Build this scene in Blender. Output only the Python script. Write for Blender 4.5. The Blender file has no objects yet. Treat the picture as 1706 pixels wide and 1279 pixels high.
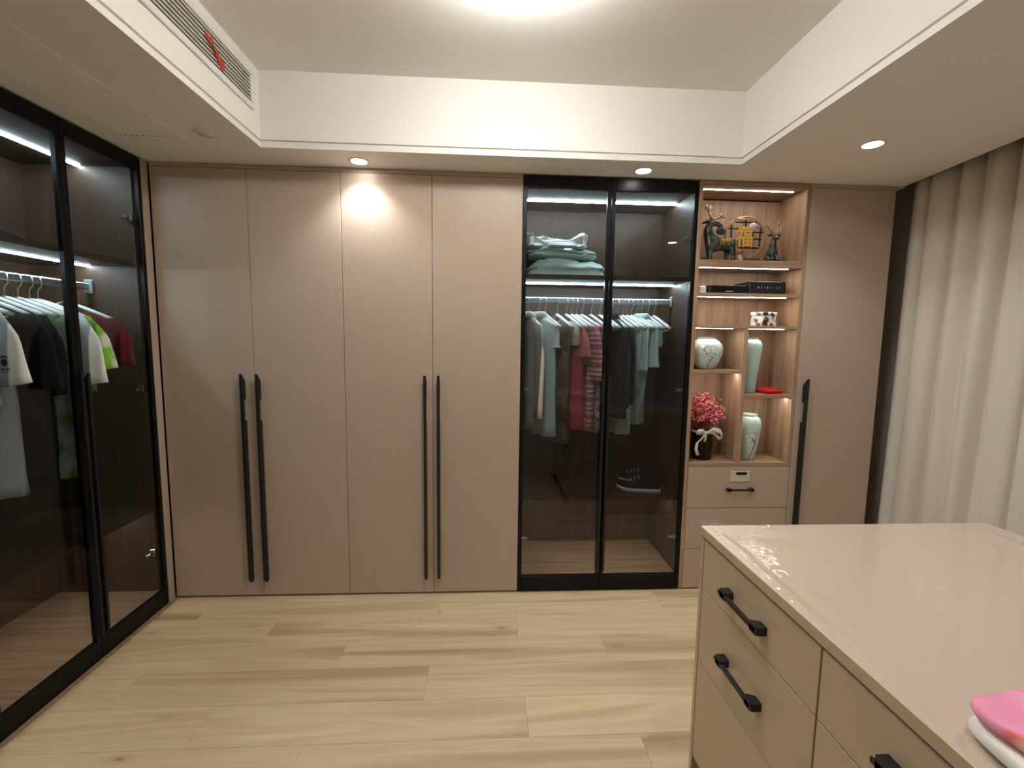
import bpy, bmesh, math, random
from mathutils import Vector, Matrix, noise
random.seed(7)
PI = math.pi
scene = bpy.context.scene
C = scene.collection

# ------------------------------------------------------------------ camera
F_PX, YAW, PITCH, ROLL, CAM_D, CAM_H = 753.84, 0.0559, 0.1023, 0.0136, 2.5556, 1.5124
cy, sy = math.cos(YAW), math.sin(YAW); cp, sp = math.cos(PITCH), math.sin(PITCH)
fwd = Vector((sy*cp, cy*cp, -sp)); rgt = Vector((cy, -sy, 0)); upv = rgt.cross(fwd)
r2 = rgt*math.cos(ROLL) + upv*math.sin(ROLL); u2 = -rgt*math.sin(ROLL) + upv*math.cos(ROLL)
cam_d = bpy.data.cameras.new('camera'); cam = bpy.data.objects.new('camera', cam_d); C.objects.link(cam)
cam_d.sensor_fit = 'HORIZONTAL'; cam_d.sensor_width = 36; cam_d.lens = F_PX/1706*36; cam_d.clip_start = 0.02
M4 = Matrix.Identity(4)
for i in range(3):
    M4[i][0] = r2[i]; M4[i][1] = u2[i]; M4[i][2] = -fwd[i]
M4[0][3], M4[1][3], M4[2][3] = 0, -CAM_D, CAM_H
cam.matrix_world = M4
scene.camera = cam

# ------------------------------------------------------------------ light, world, exposure
LAMP_STRENGTH = 46.0          # the round ceiling lamp
DOWNLIGHT_W = 15.0             # each recessed downlight
LED_WARDROBE = 95.0           # strips behind the glass doors
LED_NICHE = 42.0              # strips of the display shelves
world = bpy.data.worlds.new('world'); scene.world = world; world.use_nodes = True
world.node_tree.nodes['Background'].inputs[0].default_value = (0.02, 0.02, 0.022, 1)
world.node_tree.nodes['Background'].inputs[1].default_value = 0.3
vs = scene.view_settings
vs.view_transform = 'Standard'; vs.look = 'None'; vs.gamma = 1.0; vs.use_curve_mapping = False
vs.exposure = 0.12

# ------------------------------------------------------------------ materials
def lin(c):
    c = c/255.0
    return c/12.92 if c <= .04045 else ((c+.055)/1.055)**2.4
def rgb(r, g, b): return (lin(r), lin(g), lin(b), 1)
MATS = {}
def mat(name, col, rough=.5, metal=0., spec=.5, emit=None, coat=0., sheen=0., trans=0., ior=1.45):
    m = bpy.data.materials.new(name); m.use_nodes = True
    b = m.node_tree.nodes['Principled BSDF']
    b.inputs['Base Color'].default_value = col; b.inputs['Roughness'].default_value = rough
    b.inputs['Metallic'].default_value = metal; b.inputs['Specular IOR Level'].default_value = spec
    b.inputs['Coat Weight'].default_value = coat; b.inputs['Sheen Weight'].default_value = sheen
    b.inputs['Transmission Weight'].default_value = trans; b.inputs['IOR'].default_value = ior
    if emit:
        b.inputs['Emission Color'].default_value = emit[0]; b.inputs['Emission Strength'].default_value = emit[1]
    MATS[name] = m
    return m
def nodes(m): return m.node_tree.nodes, m.node_tree.links, m.node_tree.nodes['Principled BSDF']
def ramp(N, stops):
    r = N.new('ShaderNodeValToRGB')
    while len(r.color_ramp.elements) < len(stops): r.color_ramp.elements.new(.5)
    for e, (p, c) in zip(r.color_ramp.elements, stops): e.position = p; e.color = c
    return r
def grain(m, stops, scale, nscale=4, detail=6, dist=.4, bump=0., rand=0., coord='Object', rough_var=None):
    """streaky grain: noise stretched by scale; rand = per-object tone shift"""
    N, L, b = nodes(m)
    tc = N.new('ShaderNodeTexCoord'); mp = N.new('ShaderNodeMapping'); mp.inputs['Scale'].default_value = scale
    L.new(tc.outputs[coord], mp.inputs[0])
    nz = N.new('ShaderNodeTexNoise'); nz.inputs['Scale'].default_value = nscale
    nz.inputs['Detail'].default_value = detail; nz.inputs['Distortion'].default_value = dist
    if rand:
        oi = N.new('ShaderNodeObjectInfo'); ad = N.new('ShaderNodeVectorMath'); ad.operation = 'ADD'
        cmb = N.new('ShaderNodeVectorMath'); cmb.operation = 'SCALE'; cmb.inputs[0].default_value = (37, 91, 53)
        L.new(oi.outputs['Random'], cmb.inputs['Scale']); L.new(mp.outputs[0], ad.inputs[0]); L.new(cmb.outputs[0], ad.inputs[1])
        L.new(ad.outputs[0], nz.inputs['Vector'])
    else:
        L.new(mp.outputs[0], nz.inputs['Vector'])
    r = ramp(N, stops); L.new(nz.outputs[0], r.inputs[0])
    out = r.outputs[0]
    if rand:
        hv = N.new('ShaderNodeHueSaturation'); mr = N.new('ShaderNodeMapRange')
        mr.inputs[3].default_value = 1-rand; mr.inputs[4].default_value = 1+rand
        L.new(oi.outputs['Random'], mr.inputs[0]); L.new(mr.outputs[0], hv.inputs['Value']); L.new(out, hv.inputs['Color'])
        out = hv.outputs[0]
    L.new(out, b.inputs['Base Color'])
    if bump:
        bp = N.new('ShaderNodeBump'); bp.inputs['Strength'].default_value = bump; bp.inputs['Distance'].default_value = .002
        L.new(nz.outputs[0], bp.inputs['Height']); L.new(bp.outputs[0], b.inputs['Normal'])
    return m
def weave(m, scale=900, strength=.25, dist=.001):
    N, L, b = nodes(m)
    tc = N.new('ShaderNodeTexCoord'); nz = N.new('ShaderNodeTexNoise'); nz.inputs['Scale'].default_value = scale; nz.inputs['Detail'].default_value = 2
    bp = N.new('ShaderNodeBump'); bp.inputs['Strength'].default_value = strength; bp.inputs['Distance'].default_value = dist
    L.new(tc.outputs['Object'], nz.inputs[0]); L.new(nz.outputs[0], bp.inputs['Height']); L.new(bp.outputs[0], b.inputs['Normal'])
    return m

plaster = weave(mat('white plaster', rgb(240, 238, 233), .85), 60, .05)
wallpaint = weave(mat('warm white wall paint', rgb(216, 208, 196), .85), 60, .05)
taupe = grain(mat('taupe laminate', rgb(182, 160, 139), .42, spec=.4), [(.35, rgb(180, 162, 145)), (.65, rgb(184, 166, 149))], (60, 60, 1.2), 3, 4, .2, .03)
isl_mat = grain(mat('taupe lacquer', rgb(184, 161, 138), .38, spec=.45), [(.35, rgb(188, 166, 138)), (.65, rgb(191, 169, 141))], (1.2, 1.2, 60), 3, 4, .2, .03)
isl_top = mat('taupe gloss worktop', rgb(206, 187, 170), .28, spec=.5)
walnut = grain(mat('walnut veneer', rgb(150, 105, 68), .45), [(.25, rgb(140, 112, 88)), (.5, rgb(166, 137, 110)), (.75, rgb(186, 157, 129))], (16, 16, .8), 2.2, 7, .8, .08)
walnut_h = grain(mat('walnut veneer shelf', rgb(150, 105, 68), .45), [(.25, rgb(136, 108, 84)), (.5, rgb(160, 130, 104)), (.75, rgb(180, 150, 122))], (.8, 16, 16), 2.2, 7, .8, .08)
wardwood = grain(mat('dark walnut carcass', rgb(120, 96, 76), .5), [(.25, rgb(62, 46, 35)), (.5, rgb(77, 58, 45)), (.75, rgb(92, 71, 56))], (14, 14, .8), 2.2, 7, .8, .08)
oak = mat('oak laminate plank', rgb(190, 165, 125), .42, spec=.4)
grain(oak, [(.28, rgb(166, 142, 108)), (.42, rgb(190, 167, 131)), (.5, rgb(206, 185, 149)), (.58, rgb(196, 174, 138)), (.72, rgb(216, 196, 162))], (.40, 7, 1), 1.4, 6, .6, .03, rand=.07)
N, L, b = nodes(oak)      # knots: sparse dark spots with a soft halo
src = b.inputs['Base Color'].links[0].from_socket
tc = N.new('ShaderNodeTexCoord'); mp = N.new('ShaderNodeMapping'); mp.inputs['Scale'].default_value = (1.6, 4.2, 1); oi = N.new('ShaderNodeObjectInfo')
sc_ = N.new('ShaderNodeVectorMath'); sc_.operation = 'SCALE'; sc_.inputs[0].default_value = (23, 47, 0); ad = N.new('ShaderNodeVectorMath'); ad.operation = 'ADD'
vo = N.new('ShaderNodeTexVoronoi'); vo.inputs['Scale'].default_value = 1.3
L.new(tc.outputs['Object'], mp.inputs[0]); L.new(oi.outputs['Random'], sc_.inputs['Scale']); L.new(mp.outputs[0], ad.inputs[0]); L.new(sc_.outputs[0], ad.inputs[1]); L.new(ad.outputs[0], vo.inputs['Vector'])
kr = ramp(N, [(0, (.28, .2, .13, 1)), (.025, (.5, .4, .3, 1)), (.05, (.82, .78, .72, 1)), (.16, (1, 1, 1, 1))]); L.new(vo.outputs['Distance'], kr.inputs[0])
mx = N.new('ShaderNodeMix'); mx.data_type = 'RGBA'; mx.blend_type = 'MULTIPLY'; mx.inputs[0].default_value = .8
L.new(src, mx.inputs[6]); L.new(kr.outputs[0], mx.inputs[7]); L.new(mx.outputs[2], b.inputs['Base Color'])
blackm = mat('black anodised metal', rgb(22, 21, 22), .38, .6, .5)
blackp = mat('matt black plastic', rgb(24, 24, 26), .45)
blackgl = mat('gloss black plastic', rgb(16, 16, 18), .2)
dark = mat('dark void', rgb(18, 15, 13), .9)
metal = mat('brushed aluminium', rgb(200, 202, 205), .35, .7)
chrome = mat('chrome', rgb(210, 210, 212), .18, 1.)
whitep = mat('white plastic', rgb(235, 234, 230), .4)
led_w = mat('cool white led strip', rgb(255, 255, 255), .5, emit=((.78, .93, 1, 1), LED_WARDROBE))
led_n = mat('warm white led strip', rgb(255, 255, 255), .5, emit=((1, .93, .87, 1), LED_NICHE))
lampm = mat('ceiling lamp diffuser', rgb(255, 255, 255), .5, emit=((1, .96, .90, 1), LAMP_STRENGTH))
rimm = mat('ceiling lamp rim diffuser', rgb(255, 255, 255), .5, emit=((1, .96, .90, 1), LAMP_STRENGTH*1.12))
downm = mat('downlight lens', rgb(255, 255, 255), .5, emit=((1, .95, .9, 1), 30))
curtainm = weave(mat('grey beige curtain cloth', rgb(210, 201, 188), .85, sheen=.2), 500, .2)

def glass_mat(name, tint, ior=1.5, rough=0.0):
    m = bpy.data.materials.new(name); m.use_nodes = True
    N, L = m.node_tree.nodes, m.node_tree.links
    N.remove(N['Principled BSDF']); out = N['Material Output']
    tr = N.new('ShaderNodeBsdfTransparent'); tr.inputs[0].default_value = tint
    gl = N.new('ShaderNodeBsdfGlossy'); gl.inputs['Roughness'].default_value = rough
    lw = N.new('ShaderNodeLayerWeight'); lw.inputs[0].default_value = .5      # Schlick reflectance, the same from both faces
    pw = N.new('ShaderNodeMath'); pw.operation = 'POWER'; pw.inputs[1].default_value = 5; L.new(lw.outputs['Facing'], pw.inputs[0])
    f0 = ((ior-1)/(ior+1))**2
    fr = N.new('ShaderNodeMath'); fr.operation = 'MULTIPLY_ADD'; fr.inputs[1].default_value = 1-f0; fr.inputs[2].default_value = f0; L.new(pw.outputs[0], fr.inputs[0])
    mx = N.new('ShaderNodeMixShader'); L.new(fr.outputs[0], mx.inputs[0]); L.new(tr.outputs[0], mx.inputs[1]); L.new(gl.outputs[0], mx.inputs[2])
    L.new(mx.outputs[0], out.inputs[0])
    return m
smoked = glass_mat('smoked grey glass', (.71, .74, .75, 1), 1.48)
clearg = glass_mat('clear glass', (.93, .95, .95, 1), 1.45)
film = glass_mat('clear plastic film', (.97, .97, .95, 1), 1.55, .03)

# ------------------------------------------------------------------ helpers
def thing(name, label, cat, loc=(0, 0, 0), rotz=0, group=None):
    o = bpy.data.objects.new(name, None); C.objects.link(o)
    o.location = loc; o.rotation_euler = (0, 0, rotz); o.empty_display_size = .05
    o['label'] = label; o['category'] = cat
    if group: o['group'] = group
    o['_w'] = 1
    return o
def tag(o, label, cat, group=None, kind=None):
    o['label'] = label; o['category'] = cat
    if group: o['group'] = group
    if kind: o['kind'] = kind
    return o
def org(o):
    v = Vector((0, 0, 0))
    while o is not None:
        v += o.location; o = o.parent
    return v
def link(name, me, m, parent=None, loc=(0, 0, 0), rot=None):
    o = bpy.data.objects.new(name, me); C.objects.link(o)
    if m is not None and len(me.materials) == 0: me.materials.append(m)
    o.location = loc
    if rot: o.rotation_euler = rot
    if parent: o.parent = parent
    return o
def from_bm(name, bm, m, parent=None, world=True, smooth=False, own=True, loc=(0, 0, 0), rot=None):
    """world: geometry is in world coordinates and is moved into the (unrotated) parent's frame; own: origin at the mesh's own base"""
    bmesh.ops.recalc_face_normals(bm, faces=bm.faces[:])
    me = bpy.data.meshes.new(name)
    if world:
        base = org(parent) if parent else Vector((0, 0, 0))
        xs = [v.co for v in bm.verts]
        mn = Vector((min(v.x for v in xs), min(v.y for v in xs), min(v.z for v in xs))); mx = Vector((max(v.x for v in xs), max(v.y for v in xs), max(v.z for v in xs)))
        c = Vector(((mn.x+mx.x)/2, (mn.y+mx.y)/2, mn.z))
        bmesh.ops.translate(bm, verts=bm.verts[:], vec=-c)
        bm.to_mesh(me); bm.free(); loc = c-base
    else:
        bm.to_mesh(me); bm.free()
    if smooth:
        for p in me.polygons: p.use_smooth = True
    return link(name, me, m, parent, loc, rot)
def add_box(bm, x0, x1, y0, y1, z0, z1, bevel=0):
    r = bmesh.ops.create_cube(bm, size=1)
    for v in r['verts']: v.co = Vector(((x0+x1)/2+v.co.x*(x1-x0), (y0+y1)/2+v.co.y*(y1-y0), (z0+z1)/2+v.co.z*(z1-z0)))
    if bevel:
        es = list({e for v in r['verts'] for e in v.link_edges})
        bmesh.ops.bevel(bm, geom=es, offset=bevel, segments=1, affect='EDGES')
def box(name, x0, x1, y0, y1, z0, z1, m, parent=None, bevel=0):
    bm = bmesh.new(); add_box(bm, min(x0, x1), max(x0, x1), min(y0, y1), max(y0, y1), min(z0, z1), max(z0, z1), bevel)
    return from_bm(name, bm, m, parent)
def struct(o): o['kind'] = 'structure'; return o
def add_prism(bm, pts, axis, a0, a1):
    """polygon pts in the two other axes (order x,y,z without axis) extruded along axis"""
    def P(p, a):
        return Vector({'x': (a, p[0], p[1]), 'y': (p[0], a, p[1]), 'z': (p[0], p[1], a)}[axis])
    A = [bm.verts.new(P(p, a0)) for p in pts]; B = [bm.verts.new(P(p, a1)) for p in pts]
    bm.faces.new(A); bm.faces.new(B[::-1]); n = len(pts)
    for i in range(n): bm.faces.new((A[i], B[i], B[(i+1) % n], A[(i+1) % n]))
def prism(name, pts, axis, a0, a1, m, parent=None):
    bm = bmesh.new(); add_prism(bm, pts, axis, a0, a1); return from_bm(name, bm, m, parent)
def add_tube(bm, pts, rad, seg=8, flat=1., cap=True):
    pts = [Vector(p) for p in pts]; n = len(pts)
    rad = rad if isinstance(rad, (list, tuple)) else [rad]*n
    rings = []; up = None
    for i, p in enumerate(pts):
        t = (pts[min(i+1, n-1)]-pts[max(i-1, 0)]).normalized()
        if up is None:
            up = Vector((0, 0, 1)) if abs(t.z) < .9 else Vector((0, 1, 0))
        a = (up - t*up.dot(t))
        if a.length < 1e-4: a = Vector((1, 0, 0)) - t*t.x
        a.normalize(); up = a; b = t.cross(a)
        rings.append([bm.verts.new(p + a*rad[i]*math.cos(2*PI*k/seg) + b*rad[i]*flat*math.sin(2*PI*k/seg)) for k in range(seg)])
    for i in range(n-1):
        for k in range(seg): bm.faces.new((rings[i][k], rings[i][(k+1) % seg], rings[i+1][(k+1) % seg], rings[i+1][k]))
    if cap:
        bm.faces.new(rings[0][::-1]); bm.faces.new(rings[-1])
def tube(name, pts, rad, m, parent=None, seg=8, world=True, flat=1.):
    bm = bmesh.new(); add_tube(bm, pts, rad, seg, flat); return from_bm(name, bm, m, parent, world, True)
def add_lathe(bm, prof, c=(0, 0, 0), seg=32, cap=True):
    rings = [[bm.verts.new((c[0]+r*math.cos(2*PI*k/seg), c[1]+r*math.sin(2*PI*k/seg), c[2]+z)) for k in range(seg)] for r, z in prof]
    for i in range(len(rings)-1):
        for k in range(seg): bm.faces.new((rings[i][k], rings[i][(k+1) % seg], rings[i+1][(k+1) % seg], rings[i+1][k]))
    if cap:
        bm.faces.new(rings[0][::-1]); bm.faces.new(rings[-1])
def lathe(name, prof, c, m, parent=None, seg=32, cap=True, smooth=True):
    bm = bmesh.new(); add_lathe(bm, prof, c, seg, cap); return from_bm(name, bm, m, parent, True, smooth)
def add_ball(bm, c, r, sub=2):
    q = bmesh.ops.create_icosphere(bm, subdivisions=sub, radius=1)
    r = r if isinstance(r, (list, tuple)) else (r, r, r)
    for v in q['verts']: v.co = Vector(c)+Vector((v.co.x*r[0], v.co.y*r[1], v.co.z*r[2]))
def skin(name, pts, edges, m, parent, sub=2, world=True):
    """one continuous surface grown from a skeleton: pts = [(x,y,z,r)]"""
    me = bpy.data.meshes.new('t'); me.from_pydata([p[:3] for p in pts], edges, [])
    o = bpy.data.objects.new('t', me); C.objects.link(o)
    md = o.modifiers.new('s', 'SKIN'); md.use_smooth_shade = True
    for i, p in enumerate(pts):
        sv = me.skin_vertices[0].data[i]; sv.radius = (p[3], p[3]); sv.use_root = (i == 0)
    s = o.modifiers.new('d', 'SUBSURF'); s.levels = sub; s.render_levels = sub
    dg = bpy.context.evaluated_depsgraph_get(); me2 = bpy.data.meshes.new_from_object(o.evaluated_get(dg))
    bpy.data.objects.remove(o); bpy.data.meshes.remove(me)
    bm = bmesh.new(); bm.from_mesh(me2); bpy.data.meshes.remove(me2)
    return from_bm(name, bm, m, parent, world, True)
def nz(v, s=1., seed=0.): return noise.noise(Vector((v[0]*s+seed, v[1]*s+seed*1.7, v[2]*s-seed)))

# ================================================================== the room shell
ROOM = dict(x0=-2.36, x1=2.62, y0=-3.1, y1=.66)
SOF = 2.40; TOP = 2.748
TX0, TX1, TY0, TY1 = -1.087, 1.281, -1.88, -.2265
floor = struct(box('floor', ROOM['x0'], ROOM['x1'], ROOM['y0'], ROOM['y1'], -.10, -.013, dark))
rows = {0: -1.53, 1: -1.10, 2: -.68, 3: -.255, 4: -1.10, 5: .60, 6: -.45, 7: .1, 8: -1.2, 9: .5}
PW, PL = .195, 1.27
for k in range(16):
    y1 = -.01-PW*k if k else .10; y0 = -.01-PW*(k+1)
    y0 = max(y0, ROOM['y0'])
    if y1 <= ROOM['y0']: break
    j = rows.get(k, random.uniform(-1, 1)); j -= PL*3
    while j < 2.62:
        a, b = max(j, -1.84), min(j+PL, 2.60)
        if b-a > .02:
            bm = bmesh.new(); add_box(bm, a+.0003, b-.0003, y0+.0003, y1-.0003, -.0128, 0, .0007)
            from_bm('plank', bm, oak, floor)
        j += PL
wl = struct(box('wall_left', ROOM['x0']-.1, ROOM['x0'], ROOM['y0'], ROOM['y1'], 0, 2.8, wallpaint))
wr = struct(box('wall_right', ROOM['x1'], ROOM['x1']+.1, ROOM['y0'], ROOM['y1'], 0, 2.8, wallpaint))
wb = struct(box('wall_back', ROOM['x0']-.1, ROOM['x1']+.1, ROOM['y1'], ROOM['y1']+.1, 0, 2.8, wallpaint))
wf = struct(box('wall_front', ROOM['x0']-.1, ROOM['x1']+.1, ROOM['y0']-.1, ROOM['y0'], 0, 2.8, wallpaint))
ceil = struct(box('ceiling', ROOM['x0'], ROOM['x1'], ROOM['y0'], ROOM['y1'], TOP, 2.82, plaster))
G = .010    # depth of the shadow groove above the lip
def sx(y): return 2.372+.114*y if y > -1.3 else 2.372-.148
box('soffit_panel', ROOM['x0'], TX0-G, ROOM['y0'], ROOM['y1'], SOF, TOP, plaster, ceil)
box('soffit_panel', TX0-G, TX1+G, TY1+G, ROOM['y1'], SOF, TOP, plaster, ceil)
box('soffit_panel', TX0-G, TX1+G, ROOM['y0'], TY0-G, SOF, TOP, plaster, ceil)
prism('soffit_panel', [(TX1+G, ROOM['y0']), (sx(-2), ROOM['y0']), (sx(-2), -1.3), (sx(0), 0), (2.40, .03), (2.40, ROOM['y1']), (TX1+G, ROOM['y1'])], 'z', SOF, TOP, plaster, ceil)
for nm, za, zb in (('fascia_board', 2.436, TOP), ('edge_lip', SOF, 2.422)):
    box(nm, TX0-G, TX0, TY0, TY1, za, zb, plaster, ceil)
    box(nm, TX1, TX1+G, TY0, TY1, za, zb, plaster, ceil)
    box(nm, TX0-G, TX1+G, TY1, TY1+G, za, zb, plaster, ceil)
    box(nm, TX0-G, TX1+G, TY0-G, TY0, za, zb, plaster, ceil)

# ------------------------------------------------------------------ ceiling lamp and downlights
LX, LY = .097, -1.058
lamp = thing('ceiling_lamp', 'round white flush ceiling lamp glowing in the recessed tray', 'lamp', (LX, LY, 2.66))
lathe('diffuser', [(.02, 2.640), (.10, 2.642), (.14, 2.646), (.156, 2.652)], (LX, LY, 0), lampm, lamp, 48)
lathe('rim_diffuser', [(.156, 2.6525), (.16, 2.66), (.16, 2.735)], (LX, LY, 0), rimm, lamp, 48)
lathe('lamp_base', [(.145, 2.7355), (.163, 2.7355), (.163, 2.745), (.12, 2.7475)], (LX, LY, 0), whitep, lamp, 48)
def downlight(x, y, label, on=True):
    t = thing('downlight', label, 'downlight', (x, y, SOF-.004), group='recessed round ceiling downlights')
    lathe('trim_ring', [(.040, SOF-.004), (.050, SOF-.003), (.052, SOF+.0005), (.040, SOF+.0005)], (x, y, 0), whitep, t, 32, False)
    lathe('lens', [(.001, SOF-.0035), (.039, SOF-.0035), (.039, SOF-.001), (.001, SOF-.001)], (x, y, 0), downm if on else plaster, t, 32)
    if on:
        ld = bpy.data.lights.new('downlight_beam', 'SPOT'); ld.energy = DOWNLIGHT_W; ld.color = (.96, .98, 1)
        ld.spot_size = 2.1; ld.spot_blend = .7; ld.shadow_soft_size = .035
        lo = bpy.data.objects.new('downlight_beam', ld); C.objects.link(lo); lo.parent = t; lo.location = (0, 0, -.012)
downlight(-.662, -.097, 'lit downlight above the plain taupe wardrobe doors')
downlight(.818, -.101, 'lit downlight right above the glass wardrobe of the back wall')
downlight(1.726, -.51, 'lit downlight nearest the curtain')
downlight(-1.255, -.362, 'unlit round ceiling cover beside the soffit grille', False)
downlight(-.662, -2.01, 'lit downlight of the rear soffit, the left of that pair')
downlight(.794, -2.01, 'lit downlight of the rear soffit, the right of that pair')
downlight(1.690, -1.60, 'lit downlight of the right soffit, farther from the wardrobes')

# ------------------------------------------------------------------ air vent in the tray wall, return grille, ribbon
vy0, vy1 = -1.70, -.292
vent = thing('air_vent', 'long white slatted air vent in the left side of the ceiling tray', 'vent', (TX0, (vy0+vy1)/2, 2.535))
for a in ((vy0, vy1, 2.535, 2.562), (vy0, vy1, 2.682, 2.705)): box('vent_frame', TX0, TX0+.012, a[0], a[1], a[2], a[3], whitep, vent, .003)
for a in ((vy0, vy0+.025), (vy1-.025, vy1)): box('vent_frame', TX0, TX0+.012, a[0], a[1], 2.562, 2.682, whitep, vent, .003)
box('vent_backing', TX0, TX0+.002, vy0+.025, vy1-.025, 2.562, 2.682, mat('vent dark', rgb(150, 142, 132), .8), vent)
for i in range(7):
    z = 2.569+.0163*i
    prism('slat', [(TX0+.002, z+.004), (TX0+.011, z), (TX0+.011, z+.004), (TX0+.002, z+.0075)], 'y', vy0+.026, vy1-.026, whitep, vent)
redm = mat('red ribbon', rgb(190, 60, 48), .6)
bm = bmesh.new()
for (ya, za, yb, zb, w) in ((-.66, 2.640, -.585, 2.604, .010), (-.585, 2.604, -.55, 2.576, .016), (-.60, 2.606, -.54, 2.592, .011), (-.625, 2.645, -.58, 2.59, .008)):
    n = 5
    for s in range(n):
        f0, f1 = s/n, (s+1)/n
        def P(f, sg, dx): return Vector((TX0+.0135+.004*math.sin(f*6+ya*9)+dx, ya+(yb-ya)*f, za+(zb-za)*f+sg*w))
        vsx = [bm.verts.new(P(f, sg, dx)) for f, sg, dx in ((f0, -1, 0), (f1, -1, 0), (f1, 1, 0), (f0, 1, 0), (f0, -1, .0012), (f1, -1, .0012), (f1, 1, .0012), (f0, 1, .0012))]
        for q in ((0, 1, 2, 3), (7, 6, 5, 4), (0, 4, 5, 1), (1, 5, 6, 2), (2, 6, 7, 3), (3, 7, 4, 0)): bm.faces.new([vsx[i] for i in q])
tag(from_bm('ribbon', bm, redm), 'small red ribbon tied to the slats of the air vent', 'ribbon')
gy0, gy1 = -1.7, -.30
grille = thing('return_grille', 'flat painted return air grille in the soffit above the left wardrobe', 'grille', (-1.545, (gy0+gy1)/2, SOF-.008))
box('grille_plate', -1.70, -1.39, gy0, gy1, SOF-.004, SOF, plaster, grille)
for i in range(10):
    x = -1.665+.0245*i
    box('slat', x, x+.015, gy0+.02, gy1-.03, SOF-.0075, SOF-.004, plaster, grille, .0015)
    if i < 10: box('slot', x+.003, x+.013, gy1-.028, gy1-.021, SOF-.0046, SOF-.0038, dark, grille)

# ================================================================== handles, plain wardrobes
def handle_profile(zt, zb, d=.036, notch=(1.036, 1.153)):
    # (depth from the door, z); front edge straight, finger notch against the door
    return [(-d, zt), (0, zt-.04), (0, notch[1]), (-.017, notch[1]), (-.017, notch[0]), (0, notch[0]), (0, zb), (-d*.5, zb-.006), (-d, zb+.014)]
def long_handle(parent, xc, zt=1.296, zb=.105, w=.014, y=0., notch=(1.036, 1.153), d=.036):
    return prism('handle', [(p[0]+y, p[1]) for p in handle_profile(zt, zb, d, notch)], 'x', xc-w/2, xc+w/2, blackp, parent)
DX = [-1.765, -1.277, -.789, -.304, .190, .682, 1.173, 1.822, 2.324]
BD = .60   # carcass depth
def wardrobe(name, label, xa, xb, doors, handles):
    t = thing(name, label, 'wardrobe', ((xa+xb)/2, BD/2, 0))
    bm = bmesh.new(); add_box(bm, xa, xb, .022, BD, .0, 2.372); from_bm('carcass', bm, taupe, t)
    box('top_strip', xa, xb, .004, .06, 2.377, 2.398, taupe, t)
    for (a, b), hx in zip(doors, handles):
        d = box('door', a+.0013, b-.0013, 0, .020, .012, 2.374, taupe, t, .0012)
        if hx is not None: long_handle(d, hx)
    return t
wardrobe('hinged_wardrobe', 'taupe two-door wardrobe in the corner beside the left glass wardrobe', DX[0], DX[2]-.0005, [(DX[0], DX[1]), (DX[1], DX[2])], [-1.335, -1.252])
wardrobe('hinged_wardrobe', 'taupe two-door wardrobe adjoining the back glass wardrobe', DX[2]+.0005, DX[4]-.001, [(DX[2], DX[3]), (DX[3], DX[4])], [-.345, -.270])
wardrobe('tall_wardrobe', 'narrow taupe wardrobe with one door next to the curtain', DX[7]+.001, DX[8], [(DX[7], DX[8])], [1.868])

# ================================================================== glazed wardrobes
def glass_door(parent, ax, a, b, face, sgn, hinge_at, handle_at, zb=.006, zt=2.392):
    """ax 'x': door in the plane y=face spanning x a..b;  ax 'y': door in the plane x=face spanning y a..b. sgn: outward direction."""
    th = .022
    def bx(nm, u0, u1, z0, z1, m, par, d0=0., d1=th, bev=.0015):
        f0, f1 = face-sgn*d0, face-sgn*d1
        return box(nm, u0, u1, f0, f1, z0, z1, m, par, bev) if ax == 'x' else box(nm, f0, f1, u0, u1, z0, z1, m, par, bev)
    g = .0012; a += g; b -= g
    d = bx('glass_door', a, a+.022, zb, zt, blackm, parent)      # first stile carries the others
    bx('stile', b-.022, b, zb, zt, blackm, d)
    bx('rail', a+.022, b-.022, zt-.066, zt, blackm, d)
    bx('rail', a+.022, b-.022, zb, zb+.094, blackm, d)
    bx('glass_pane', a+.020, b-.020, zb+.092, zt-.064, smoked, d, .009, .013, 0)
    # long black pull on the meeting stile
    hu = handle_at
    if ax == 'x':
        long_handle(d, hu, 1.315, .13, .013, face, d=.026)
    else:
        prism('handle', [(face-p[0]*.75*1.0, p[1]) for p in handle_profile(1.335, .13)], 'y', hu-.0065, hu+.0065, blackp, d)
    for z in (.32, 1.22, 2.09):
        hu = hinge_at
        s = 1 if hinge_at < (a+b)/2 else -1
        bm = bmesh.new()
        for (u0, u1, d0, d1, z0, z1) in ((0, .022, .023, .05, -.02, .02), (.004, .05, .028, .04, -.008, .008), (.022, .055, .032, .052, -.013, .005)):
            U0, U1 = sorted((hu+s*u0, hu+s*u1)); D0, D1 = sorted((face-sgn*d0, face-sgn*d1))
            if ax == 'x': add_box(bm, U0, U1, D0, D1, z+z0, z+z1, .002)
            else: add_box(bm, D0, D1, U0, U1, z+z0, z+z1, .002)
        from_bm('hinge', bm, chrome, d)
    return d

# --- the one in the back wall
X0, X1 = DX[4], DX[6]
bg = thing('glass_wardrobe', 'black framed glass wardrobe in the back wall with lit interior', 'wardrobe', ((X0+X1)/2, .25, 0))
CD = .49
box('side_panel', X0, X0+.018, .026, CD, 0, 2.396, wardwood, bg)
box('side_panel', X1-.018, X1, .026, CD, 0, 2.396, wardwood, bg)
box('back_panel', X0+.018, X1-.018, CD-.01, CD, 0, 2.396, wardwood, bg)
IX0, IX1 = X0+.0185, X1-.0185
box('top_panel', IX0, IX1, .028, CD-.011, 2.335, 2.395, wardwood, bg)
box('bottom_panel', IX0, IX1, .028, CD-.011, .0, .095, walnut_h, bg)
box('shelf', IX0, IX1, .045, CD-.011, 1.846, 1.872, wardwood, bg)
box('shelf', IX0, IX1, .032, CD-.011, .548, .575, wardwood, bg)
box('led_strip', IX0+.01, IX1-.003, .242, .256, 2.3290, 2.3348, led_w, bg)
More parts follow.
